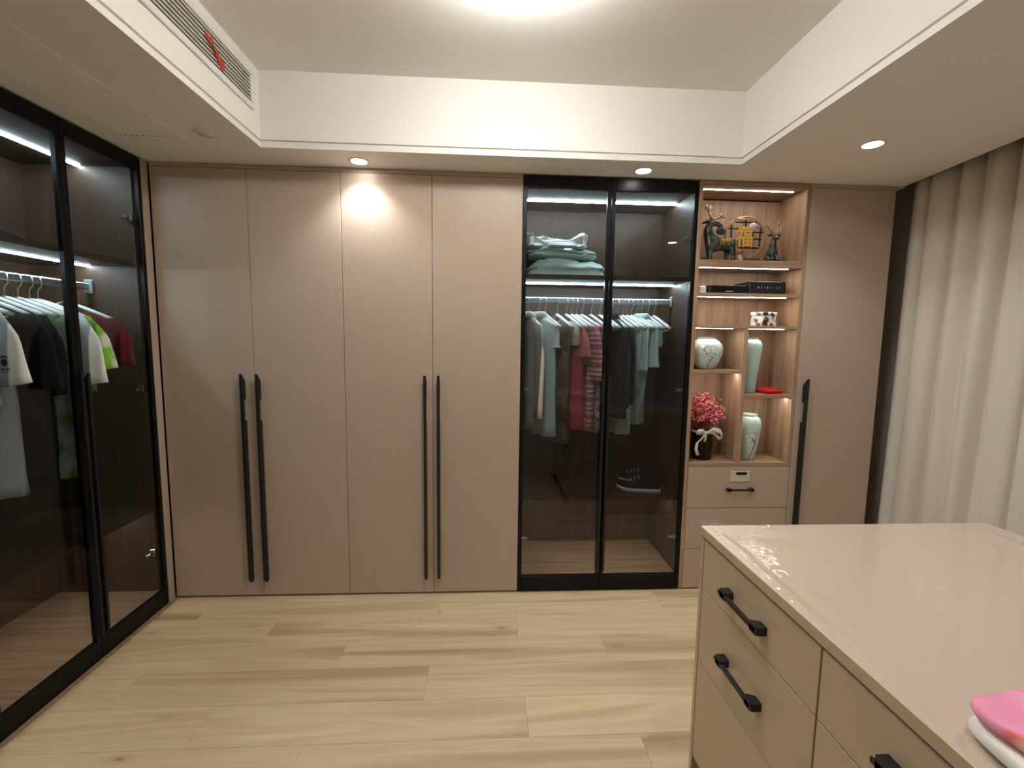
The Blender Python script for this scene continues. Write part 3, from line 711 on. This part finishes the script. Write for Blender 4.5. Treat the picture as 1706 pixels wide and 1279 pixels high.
# ================================================================== bedding and shoes in the back wardrobe
b_white = fabric('pale quilt', rgb(240, 244, 241)); b_teal = fabric('blue green quilt', rgb(184, 214, 210)); b_mint = fabric('mint fleece', rgb(214, 240, 230))
TZ = 1.8722
BG = 'folded bedding in the back glass wardrobe'
tag(soft_slab('folded_blanket', .246, .728, .268, .474, TZ, TZ+.137, b_mint, None, 1., .020, 4, nu=90, nv=44, sag=.025, edge=3.4), 'mint fleece blanket at the bottom of the folded bedding stack', 'blanket', BG)
tag(soft_slab('folded_blanket', .250, .672, .272, .472, TZ+.130, TZ+.198, b_teal, None, 8., .024, 3, nu=90, nv=40, sag=.02, edge=3.2), 'blue green quilt in the middle of the folded bedding stack', 'blanket', BG)
tag(soft_slab('folded_blanket', .258, .622, .275, .470, TZ+.188, TZ+.262, b_white, None, 15., .042, 3, nu=90, nv=40, sag=-.01, edge=2.8), 'pale crumpled quilt on top of the folded bedding stack', 'blanket', BG)
def shoe(x, y, rz, label):
    t = thing('shoe', label, 'shoe', (x, y, .5755), rz, 'pair of shoes on the low wardrobe shelf')
    Ls = .265
    def width(f): return .030+.016*math.sin(min(1, f*1.3)*PI*.5)-.034*max(0, (f-.72)/.28)**2 - .012*max(0, (.12-f)/.12)
    bm = bmesh.new(); rings = []
    for i in range(17):
        f = i/16; xx = (f-.5)*Ls; w = max(width(f), .008); lift = .012*max(0, (f-.7)/.3)**2
        rings.append([bm.verts.new((xx, -w, lift)), bm.verts.new((xx, w, lift)), bm.verts.new((xx, w*1.03, lift+.026)), bm.verts.new((xx, -w*1.03, lift+.026))])
    for i in range(16):
        for k in range(4): bm.faces.new((rings[i][k], rings[i][(k+1) % 4], rings[i+1][(k+1) % 4], rings[i+1][k]))
    bm.faces.new(rings[0][::-1]); bm.faces.new(rings[-1])
    from_bm('sole', bm, f_white, t, False, True)
    bm = bmesh.new(); rings = []
    for i in range(17):
        f = i/16; xx = (f-.5)*Ls*.98; w = max(width(f)*.96, .008); lift = .026+.012*max(0, (f-.7)/.3)**2
        h = .068 if f < .3 else .068-.036*min(1, (f-.3)/.35)
        if f > .85: h *= 1-.5*((f-.85)/.15)**2
        ring = []
        for k in range(11):
            a = PI*k/10; ring.append(bm.verts.new((xx, -w*math.cos(a)*(1-.25*math.sin(a)*(f < .5)), lift+h*math.sin(a)**.7)))
        rings.append(ring)
    for i in range(16):
        for k in range(10): bm.faces.new((rings[i][k], rings[i][k+1], rings[i+1][k+1], rings[i+1][k]))
    bm.faces.new(rings[0]); bm.faces.new(rings[-1])
    up = from_bm('upper', bm, f_black, t, False, True)
    for q in range(4): tube('lace', [(.0+.022*q, -.026+.002*q, .086-.007*q), (.004+.022*q, 0, .094-.008*q), (.022*q, .026-.002*q, .086-.007*q)], .0026, f_white, t, 6, False)
shoe(.945, .13, -.25+PI, 'black shoe with white sole, the nearer of the pair on the low shelf')
shoe(1.00, .30, -.22+PI, 'black shoe with white sole, the farther of the pair on the low shelf')

# ================================================================== things on the display shelves
# --- deer
deer_m = mat('dark patinated resin', rgb(58, 64, 62), .28, .35); N, L, b = nodes(deer_m)
grain(deer_m, [(.35, rgb(38, 42, 42)), (.65, rgb(96, 102, 98))], (1, 1, 1), 30, 3)
bronze = mat('pale bronze', rgb(176, 158, 140), .35, .4); gold = mat('gold', rgb(186, 152, 108), .3, .8); goldp = mat('gold leaf character', rgb(232, 186, 96), .4, .25)
DZ = 1.9685
def branch(t, pts, r0, r1, m=bronze):
    n = len(pts); tube('antler', pts, [r0+(r1-r0)*i/(n-1) for i in range(n)], m, t, 6)
def antler(t, base, tip, tines, seed, r=.0056):
    b_, tp = Vector(base), Vector(tip); mid = (b_+tp)/2+Vector((0, .0, .012))
    bm = bmesh.new(); add_tube(bm, [b_, b_.lerp(mid, .6), mid, mid.lerp(tp, .5)+Vector((0, 0, .004)), tp], [r, r*.9, r*.75, r*.6, r*.3], 6)
    random.seed(seed)
    for i in range(tines):
        f = .3+.6*i/max(1, tines-1); p = b_.lerp(tp, f)+Vector((0, 0, .010*math.sin(f*PI)))
        add_tube(bm, [p, p+Vector((random.uniform(-.006, .010), random.uniform(-.006, .004), .016)), p+Vector((random.uniform(-.008, .016), random.uniform(-.008, .004), .034-.010*f))], [r*.65, r*.5, r*.2], 5)
    from_bm('antler', bm, bronze, t, True, True)
d1 = thing('deer_figurine', 'dark standing deer figurine with raised head and gold saddle cloth', 'figurine', (1.35, .09, DZ), group='pair of deer figurines')
Y = .09
#  body, chest, neck, head (looking back to the right)
pts = [(1.395, Y, 2.068, .036), (1.345, Y, 2.066, .039), (1.302, Y, 2.080, .039), (1.284, Y, 2.115, .032), (1.276, Y, 2.150, .026), (1.286, Y-.004, 2.184, .022), (1.316, Y-.010, 2.190, .020), (1.345, Y-.014, 2.172, .014), (1.362, Y-.016, 2.150, .008),
       (1.425, Y, 2.075, .030), (1.437, Y, 2.088, .008),
       (1.292, Y-.020, 2.030, .018), (1.288, Y-.024, 2.000, .012), (1.288, Y-.026, 1.975, .012),
       (1.300, Y+.022, 2.030, .018), (1.305, Y+.024, 2.000, .012), (1.305, Y+.026, 1.975, .012),
       (1.420, Y-.020, 2.036, .020), (1.428, Y-.024, 2.004, .012), (1.424, Y-.026, 1.975, .012),
       (1.414, Y+.022, 2.036, .020), (1.410, Y+.024, 2.004, .012), (1.408, Y+.026, 1.975, .012)]
edg = [(0, 1), (1, 2), (2, 3), (3, 4), (4, 5), (5, 6), (6, 7), (7, 8), (0, 9), (9, 10), (2, 11), (11, 12), (12, 13), (2, 14), (14, 15), (15, 16), (9, 17), (17, 18), (18, 19), (9, 20), (20, 21), (21, 22)]
skin('body', pts, edg, deer_m, d1)
bm = bmesh.new(); add_ball(bm, (1.345, Y-.020, 2.142), (.030, .014, .024), 2); from_bm('curl', bm, deer_m, d1, True, True)
for sy_, sx_ in ((-1, 0), (1, .004)): tube('ear', [(1.282+sx_, Y+sy_*.008, 2.196), (1.262+sx_, Y+sy_*.020, 2.198), (1.246+sx_, Y+sy_*.024, 2.190)], [.006, .008, .002], deer_m, d1, 8)
antler(d1, (1.296, Y-.010, 2.206), (1.240, Y-.020, 2.268), 6, 3, .0072)
antler(d1, (1.300, Y+.002, 2.206), (1.372, Y-.006, 2.216), 6, 5, .0072)
antler(d1, (1.290, Y+.002, 2.206), (1.292, Y+.02, 2.276), 3, 8)
bm = bmesh.new()     # saddle cloth: half tube over the back with small tassels
rr = []
for i in range(9):
    x = 1.332+.078*i/8
    rr.append([bm.verts.new((x, Y-.043*math.cos(PI*k/14*1.0-.12), 2.060+.047*math.sin(PI*k/14*1.0+.0)*1.0-.004*(k in (0, 14)))) for k in range(15)])
for i in range(8):
    for k in range(14): bm.faces.new((rr[i][k], rr[i][k+1], rr[i+1][k+1], rr[i+1][k]))
sadm = mat('gold embroidery', rgb(150, 124, 70), .5, .4); grain(sadm, [(.42, rgb(58, 54, 46)), (.6, rgb(164, 138, 84))], (1, 1, 1), 120, 2)
sc = from_bm('saddle_cloth', bm, sadm, d1, True, True); q = sc.modifiers.new('s', 'SOLIDIFY'); q.thickness = .0025
box('plinth_block', 1.262, 1.300, Y+.03, Y+.075, DZ, DZ+.028, blackgl, d1, .003)
d2 = thing('deer_figurine', 'dark sitting deer figurine facing the room with wide antlers', 'figurine', (1.675, .10, DZ), group='pair of deer figurines')
Y = .10; xc = 1.676
pts = [(xc, Y+.02, 2.005, .034), (xc, Y, 2.035, .028), (xc, Y-.008, 2.070, .019), (xc+.002, Y-.010, 2.100, .016), (xc+.004, Y-.020, 2.118, .018), (xc+.008, Y-.046, 2.106, .010),
       (xc-.030, Y-.01, 1.995, .018), (xc-.040, Y-.045, 1.981, .012), (xc+.030, Y-.01, 1.995, .018), (xc+.038, Y-.045, 1.981, .012),
       (xc-.012, Y-.026, 2.015, .010), (xc-.014, Y-.04, 1.980, .009), (xc+.012, Y-.026, 2.015, .010), (xc+.014, Y-.04, 1.980, .009)]
edg = [(0, 1), (1, 2), (2, 3), (3, 4), (4, 5), (0, 6), (6, 7), (0, 8), (8, 9), (1, 10), (10, 11), (1, 12), (12, 13)]
skin('body', pts, edg, deer_m, d2)
for s in (-1, 1):
    tube('ear', [(xc+.004+s*.012, Y-.014, 2.126), (xc+.004+s*.030, Y-.010, 2.132), (xc+.004+s*.042, Y-.008, 2.128)], [.005, .007, .002], deer_m, d2, 8)
    antler(d2, (xc+.004+s*.008, Y-.014, 2.134), (xc+.004+s*.066, Y-.02, 2.172), 4, 20+s, .0048)
    antler(d2, (xc+.004+s*.008, Y-.010, 2.136), (xc+.004+s*.040, Y+.012, 2.198), 3, 30+s, .0046)
# --- ring ornament with the gold character
RXc, RYc, RZc, RR = 1.508, .105, 2.116, .119
ro = thing('ring_ornament', 'gold ring ornament with a large gold character over dark lattice', 'ornament', (RXc, RYc, DZ))
bm = bmesh.new(); add_tube(bm, [(RXc+RR*math.cos(2*PI*k/48), RYc, RZc+RR*math.sin(2*PI*k/48)) for k in range(49)], .0042, 8, cap=False); from_bm('ring', bm, gold, ro, True, True)
bm = bmesh.new(); add_prism(bm, [(RXc-.105, DZ+.006), (RXc-.085, DZ), (RXc+.085, DZ), (RXc+.105, DZ+.010), (RXc+.07, DZ+.026), (RXc-.07, DZ+.026)], 'y', RYc-.035, RYc+.035)
bmesh.ops.bevel(bm, geom=bm.edges[:], offset=.003, segments=1, affect='EDGES'); from_bm('stand', bm, mat('grey stone stand', rgb(78, 80, 80), .4), ro)
bm = bmesh.new()
for (xa, xb, za, zb) in ((-.085, -.078, -.02, .07), (-.10, -.04, .045, .052), (-.06, .05, .083, .090), (.045, .052, -.05, .03), (.045, .11, .028, .035), (.055, .105, -.012, -.005), (.09, .097, -.05, .06), (-.03, .09, -.062, -.055), (-.105, -.05, -.03, -.023), (.0, .007, .06, .115), (.02, .08, .055, .062), (.06, .067, .055, .09)):
    add_box(bm, RXc+xa, RXc+xb, RYc-.004, RYc+.004, RZc+za, RZc+zb, .001)
from_bm('lattice', bm, blackgl, ro)
bm = bmesh.new(); add_ball(bm, (RXc+.042, RYc-.012, RZc+.062), (.026, .010, .022), 2); from_bm('lotus', bm, mat('pearl lotus', rgb(196, 190, 206), .2), ro, True, True)
for kx in (-.02, .0, .02): tube('branch', [(RXc-.05+kx, RYc-.004, RZc+.112), (RXc-.01+kx, RYc-.006, RZc+.100), (RXc+.04+kx, RYc-.004, RZc+.104)], [.002, .005, .002], gold, ro, 6)
fc = bpy.data.curves.new('fu', 'FONT'); fc.body = '福'; fc.size = .15; fc.extrude = .005; fc.bevel_depth = .0015; fc.align_x = 'CENTER'; fc.offset = .0022; fc.resolution_u = 3
fo = bpy.data.objects.new('fu', fc); C.objects.link(fo)
me = bpy.data.meshes.new_from_object(fo.evaluated_get(bpy.context.evaluated_depsgraph_get())); bpy.data.objects.remove(fo)
bm = bmesh.new(); bm.from_mesh(me)
bmesh.ops.rotate(bm, verts=bm.verts[:], cent=(0, 0, 0), matrix=Matrix.Rotation(PI/2, 3, 'X'))
if bm.verts:
    mnx = min(v.co.x for v in bm.verts); mxx = max(v.co.x for v in bm.verts); mnz = min(v.co.z for v in bm.verts); mxz = max(v.co.z for v in bm.verts)
    for v in bm.verts:
        v.co.x = RXc-.014+(v.co.x-(mnx+mxx)/2)*.108/(mxx-mnx); v.co.z = RZc+.002+(v.co.z-(mnz+mxz)/2)*.122/(mxz-mnz); v.co.y = RYc-.016+v.co.y
    from_bm('character', bm, goldp, ro)
# --- small red figure
rf = thing('red_figurine', 'small red and cream figurine in front of the ring ornament', 'figurine', (1.452, .045, DZ))
bm = bmesh.new(); add_lathe(bm, [(.016, DZ), (.019, DZ+.008), (.015, DZ+.030), (.011, DZ+.038)], (1.452, .045, 0), 16); from_bm('robe', bm, mat('cream glaze', rgb(196, 176, 158), .4), rf, True, True)
bm = bmesh.new(); add_ball(bm, (1.452, .045, DZ+.052), (.019, .016, .018), 2); from_bm('head', bm, mat('red glaze', rgb(150, 84, 64), .4), rf, True, True)
for s in (-1, 1): tube('arm', [(1.452+s*.012, .042, DZ+.034), (1.452+s*.024, .036, DZ+.022), (1.452+s*.018, .030, DZ+.010)], [.006, .005, .004], MATS['red glaze'], rf, 8)

# --- electronics
sb = thing('media_box', 'low black media box with slanted front corner on the second shelf', 'media box', (1.39, .12, 1.7823))
bm = bmesh.new(); add_prism(bm, [(1.292, .075), (1.318, .052), (1.520, .052), (1.520, .205), (1.292, .205)], 'z', 1.7863, 1.832)
bmesh.ops.bevel(bm, geom=bm.edges[:], offset=.002, segments=1, affect='EDGES'); from_bm('casing', bm, blackgl, sb)
box('front_slot', 1.386, 1.432, .0505, .0525, 1.796, 1.800, metal, sb)
box('foot', 1.31, 1.50, .07, .19, 1.7823, 1.787, blackp, sb)
rec = thing('recorder_box', 'taller black recorder box with a row of front buttons', 'recorder', (1.62, .12, 1.7823))
box('casing', 1.487, 1.750, .055, .215, 1.7863, 1.856, blackp, rec, .003) if False else box('casing', 1.5235, 1.745, .046, .215, 1.7863, 1.857, blackp, rec, .003)
box('foot', 1.54, 1.73, .06, .20, 1.7823, 1.787, blackgl, rec)
for i in range(8):
    x = 1.575+.0185*i; h = (.004, .008, .005, .007, .004, .004, .009, .006)[i]
    box('button', x, x+.005, .0445, .0462, 1.822-h, 1.822+h, metal if i in (0, 3) else mat('dim button %d' % i, rgb(110, 112, 116), .4), rec, .0007)
bm = bmesh.new(); add_box(bm, 1.222, 1.262, .035, .065, 1.7823, 1.823, .004); o = from_bm('power_adapter', bm, whitep); tag(o, 'small white cube power adapter beside the black media box', 'adapter')
# --- marbled oval tin
tin_m = mat('black and white print', rgb(200, 195, 190), .35); grain(tin_m, [(.42, rgb(40, 34, 32)), (.5, rgb(130, 122, 118)), (.56, rgb(222, 216, 210))], (1, 1, .7), 34, 3)
tin = thing('tissue_tin', 'oval black and white patterned tin on the third shelf', 'tin', (1.655, .10, 1.6003))
def oval(name, rx, ry, z0, z1, m, lip=0.):
    bm = bmesh.new(); add_lathe(bm, [(1, z0), (1.0, z0+.003), (1, z1-.003), (.97, z1)], (0, 0, 0), 40)
    for v in bm.verts: v.co.x = 1.655+v.co.x*(rx+lip); v.co.y = .10+v.co.y*(ry+lip)
    return from_bm(name, bm, m, tin, True, True)
oval('tin_body', .076, .050, 1.6003, 1.662, tin_m); oval('lid', .0775, .0515, 1.6615, 1.682, tin_m)
# --- vases
cel = mat('celadon glaze', rgb(176, 206, 202), .12, spec=.6, coat=.5); cel2 = mat('pale celadon glaze', rgb(196, 216, 212), .12, spec=.6, coat=.5); inkm = mat('painted dark branch', rgb(46, 48, 46), .4); petalm = mat('painted white petal', rgb(226, 230, 228), .3); linem = mat('painted grey outline', rgb(130, 142, 140), .4)
def vase(c, prof, m, label, art=None, wall=.004):
    t = thing('vase', label, 'vase', c, group='celadon vases on the display shelf')
    full = prof+[(prof[-1][0]-wall, prof[-1][1]-.001), (prof[-1][0]-wall, prof[-1][1]-.03)]
    bm = bmesh.new(); add_lathe(bm, full, (0, 0, 0), 40); from_bm('vessel', bm, m, t, False, True)
    def rad(z):
        for (ra, za), (rb, zb) in zip(prof, prof[1:]):
            if za <= z <= zb: return ra+(rb-ra)*(z-za)/max(1e-6, zb-za)
        return prof[-1][0]
    def S(a, z, off=.0009):
        r = rad(z)+off; return Vector((r*math.cos(a), r*math.sin(a), z))
    if art:
        for seg_, w in art['branch']: tube('painted_branch', [S(a, z) for a, z in seg_], w, inkm, t, 6, False)
        for (a, z, ra, rz_, tl) in art['petal']:
            bm = bmesh.new(); bm2 = []
            ce = bm.verts.new(S(a, z, .0016)); R0 = rad(z)
            ring = []
            for k in range(14):
                th = 2*PI*k/14; dx = ra*math.cos(th); dz = rz_*math.sin(th)
                ring.append(bm.verts.new(S(a+(dx*math.cos(tl)-dz*math.sin(tl))/R0, z+dx*math.sin(tl)+dz*math.cos(tl), .0014)))
            for k in range(14): bm.faces.new((ce, ring[k], ring[(k+1) % 14]))
            from_bm('painted_petal', bm, petalm, t, False, True)
            tube('petal_outline', [v for v in [S(a+(ra*math.cos(2*PI*k/14)*math.cos(tl)-rz_*math.sin(2*PI*k/14)*math.sin(tl))/R0, z+ra*math.cos(2*PI*k/14)*math.sin(tl)+rz_*math.sin(2*PI*k/14)*math.cos(tl), .0014) for k in range(15)]], .0008, linem, t, 5, False)
    return t
aim = lambda x, y: math.atan2(-2.5556-y, 0-x)
v1c = (1.318, .118, 1.3403); a1 = aim(*v1c[:2])
vase(v1c, [(.048, 0), (.058, .006), (.078, .04), (.096, .09), (.0985, .115), (.092, .145), (.075, .167), (.058, .177), (.053, .181), (.055, .190), (.058, .192)], cel2, 'round celadon vase with a painted branch on the upper left niche',
     dict(branch=[([(a1+.25, .012), (a1+.22, .035), (a1+.42, .062), (a1+.36, .068), (a1+.18, .080), (a1+.02, .090)][:3], .0018), ([(a1+.42, .062), (a1+.52, .070), (a1+.05, .095)], .0022), ([(a1+.05, .095), (a1-.1, .12), (a1+.1, .135)], .0016)],
          petal=[(a1-.3, .105, .022, .014, .2), (a1+.12, .118, .016, .020, .1), (a1+.48, .118, .018, .020, -.2), (a1+.72, .108, .016, .016, .3), (a1-.05, .098, .014, .010, .4)]))
v2c = (1.590, .110, 1.1983)
vase(v2c, [(.040, 0), (.043, .006), (.050, .10), (.060, .20), (.067, .265), (.066, .295), (.056, .315), (.043, .322), (.041, .326), (.046, .332)], cel, 'tall slim plain celadon vase in the upper right niche')
v3c = (1.608, .105, .7883); a3 = aim(*v3c[:2])
vase(v3c, [(.040, 0), (.044, .006), (.060, .09), (.072, .18), (.074, .220), (.066, .250), (.052, .266), (.046, .270), (.050, .279)], cel2, 'shouldered celadon vase with a painted flower in the lower right niche',
     dict(branch=[([(a3+.3, .008), (a3+.55, .05), (a3+.72, .10), (a3+.70, .125)], .0019), ([(a3+.70, .112), (a3+.5, .128), (a3+.45, .14)], .0022), ([(a3+.7, .13), (a3+.62, .175)], .0012)],
          petal=[(a3+.35, .160, .020, .014, .1), (a3+.15, .130, .018, .012, .3), (a3+.55, .150, .013, .020, -.2), (a3-.02, .145, .014, .016, 0)]))
# --- red cloth
redcl = fabric('red cloth', rgb(206, 26, 30))
tag(soft_slab('red_cloth', 1.655, 1.775, .035, .150, 1.1983, 1.222, redcl, None, 4., .010, 1, rot=.25), 'small folded red cloth beside the tall slim vase', 'cloth')
# --- dried flowers in a glass
FX, FY, FZ = 1.325, .115, .7883
fl = thing('dried_flowers', 'bouquet of pink dried flowers in a glass tied with a white bow', 'flowers', (FX, FY, FZ))
lathe('glass_vase', [(.058, 0), (.060, .004), (.062, .10), (.062, .178), (.059, .178), (.058, .012), (.02, .010)], (FX, FY, FZ), glass_mat('brown tinted glass', (.55, .42, .32, 1), 1.45), fl, 32)
stem_m = mat('dry stems', rgb(150, 96, 70), .8); pk = mat('pink dried blossom', rgb(232, 120, 128), .8); grain(pk, [(.35, rgb(206, 84, 98)), (.65, rgb(244, 158, 162))], (1, 1, 1), 60, 2)
random.seed(11); bm = bmesh.new(); bf = bmesh.new()
for i in range(70):
    a = random.uniform(0, 2*PI); rr_ = math.sqrt(random.random()); r0 = .035*rr_; 
    rx, ry = .118*rr_*math.cos(a), .098*rr_*math.sin(a)
    top = .395-.115*rr_**2+random.uniform(-.02, .01)
    p0 = Vector((FX+r0*math.cos(a), FY+r0*math.sin(a), FZ+.015)); pm = Vector((FX+r0*.9*math.cos(a), FY+r0*.9*math.sin(a), FZ+.19)); p1 = Vector((FX+rx+.008, min(FY+ry, .225), FZ+top-.02))
    add_tube(bm, [p0, pm, pm.lerp(p1, .5)+Vector((0, 0, .01)), p1], [.0013, .0013, .001, .0006], 4)
    for k in range(11):
        f = random.uniform(.45, 1.08); q = pm.lerp(p1, f)+Vector((random.gauss(0, .013), random.gauss(0, .012), random.gauss(.01, .012)))
        q.y = min(q.y, .228); q.x = max(q.x, 1.205)
        add_ball(bf, q, random.uniform(.0045, .0085), 1)
        add_tube(bm, [pm.lerp(p1, max(.1, f-.25)), q], .0006, 4)
st = from_bm('stems', bm, stem_m, fl, True, True); st['kind'] = 'stuff'
bl = from_bm('blossoms', bf, pk, fl, True, True); bl['kind'] = 'stuff'
bow_m = mat('sheer white ribbon', rgb(226, 220, 210), .6, sheen=.4)
def ribbon_strip(name, pts, w):
    bm = bmesh.new(); a = []
    for i, p in enumerate(pts):
        p = Vector(p); ww = w*(.55+.45*math.sin(PI*min(1, (i+.5)/len(pts)*1.3))) if i else w*.3
        a.append((bm.verts.new(p+Vector((0, 0, ww))), bm.verts.new(p+Vector((0, .004, -ww)))))
    for i in range(len(a)-1): bm.faces.new((a[i][0], a[i+1][0], a[i+1][1], a[i][1]))
    o = from_bm(name, bm, bow_m, fl, True, True); s = o.modifiers.new('s', 'SOLIDIFY'); s.thickness = .0012
KY = FY-.068; KZ = FZ+.172
lathe('ribbon_band', [(.0632, -.008), (.0638, 0), (.0632, .008)], (FX, FY, KZ), bow_m, fl, 32, False)
ribbon_strip('bow_loop', [(FX-.01, KY, KZ), (FX-.035, KY-.012, KZ+.014), (FX-.062, KY-.008, KZ+.010), (FX-.066, KY+.002, KZ-.004), (FX-.04, KY+.004, KZ-.006), (FX-.01, KY+.002, KZ)], .012)
ribbon_strip('bow_loop', [(FX-.008, KY, KZ), (FX+.03, KY-.012, KZ+.022), (FX+.072, KY-.010, KZ+.010), (FX+.095, KY+.002, KZ-.022), (FX+.078, KY+.006, KZ-.038), (FX+.04, KY+.004, KZ-.004), (FX, KY+.002, KZ)], .015)
def tail(pts, w):
    bm = bmesh.new(); a = []
    for i, p in enumerate(pts):
        p = Vector(p); a.append((bm.verts.new(p+Vector((-w*(.5+.5*i/len(pts)), 0, 0))), bm.verts.new(p+Vector((w*(.5+.5*i/len(pts)), .005, 0)))))
    for i in range(len(a)-1): bm.faces.new((a[i][0], a[i+1][0], a[i+1][1], a[i][1]))
    o = from_bm('ribbon_tail', bm, bow_m, fl, True, True); s = o.modifiers.new('s', 'SOLIDIFY'); s.thickness = .0012
tail([(FX-.012, KY-.002, KZ), (FX-.03, KY-.008, KZ-.03), (FX-.062, KY-.006, KZ-.062), (FX-.066, KY-.004, KZ-.10), (FX-.052, KY-.004, KZ-.138)], .013)
tail([(FX-.008, KY-.002, KZ), (FX-.012, KY-.008, KZ-.03), (FX-.018, KY-.006, KZ-.055)], .010)
bm = bmesh.new(); add_ball(bm, (FX-.010, KY-.002, KZ), (.012, .008, .010), 2); from_bm('bow_knot', bm, bow_m, fl, True, True)

for o in list(bpy.data.objects):
    if '_w' in o.keys(): del o['_w']
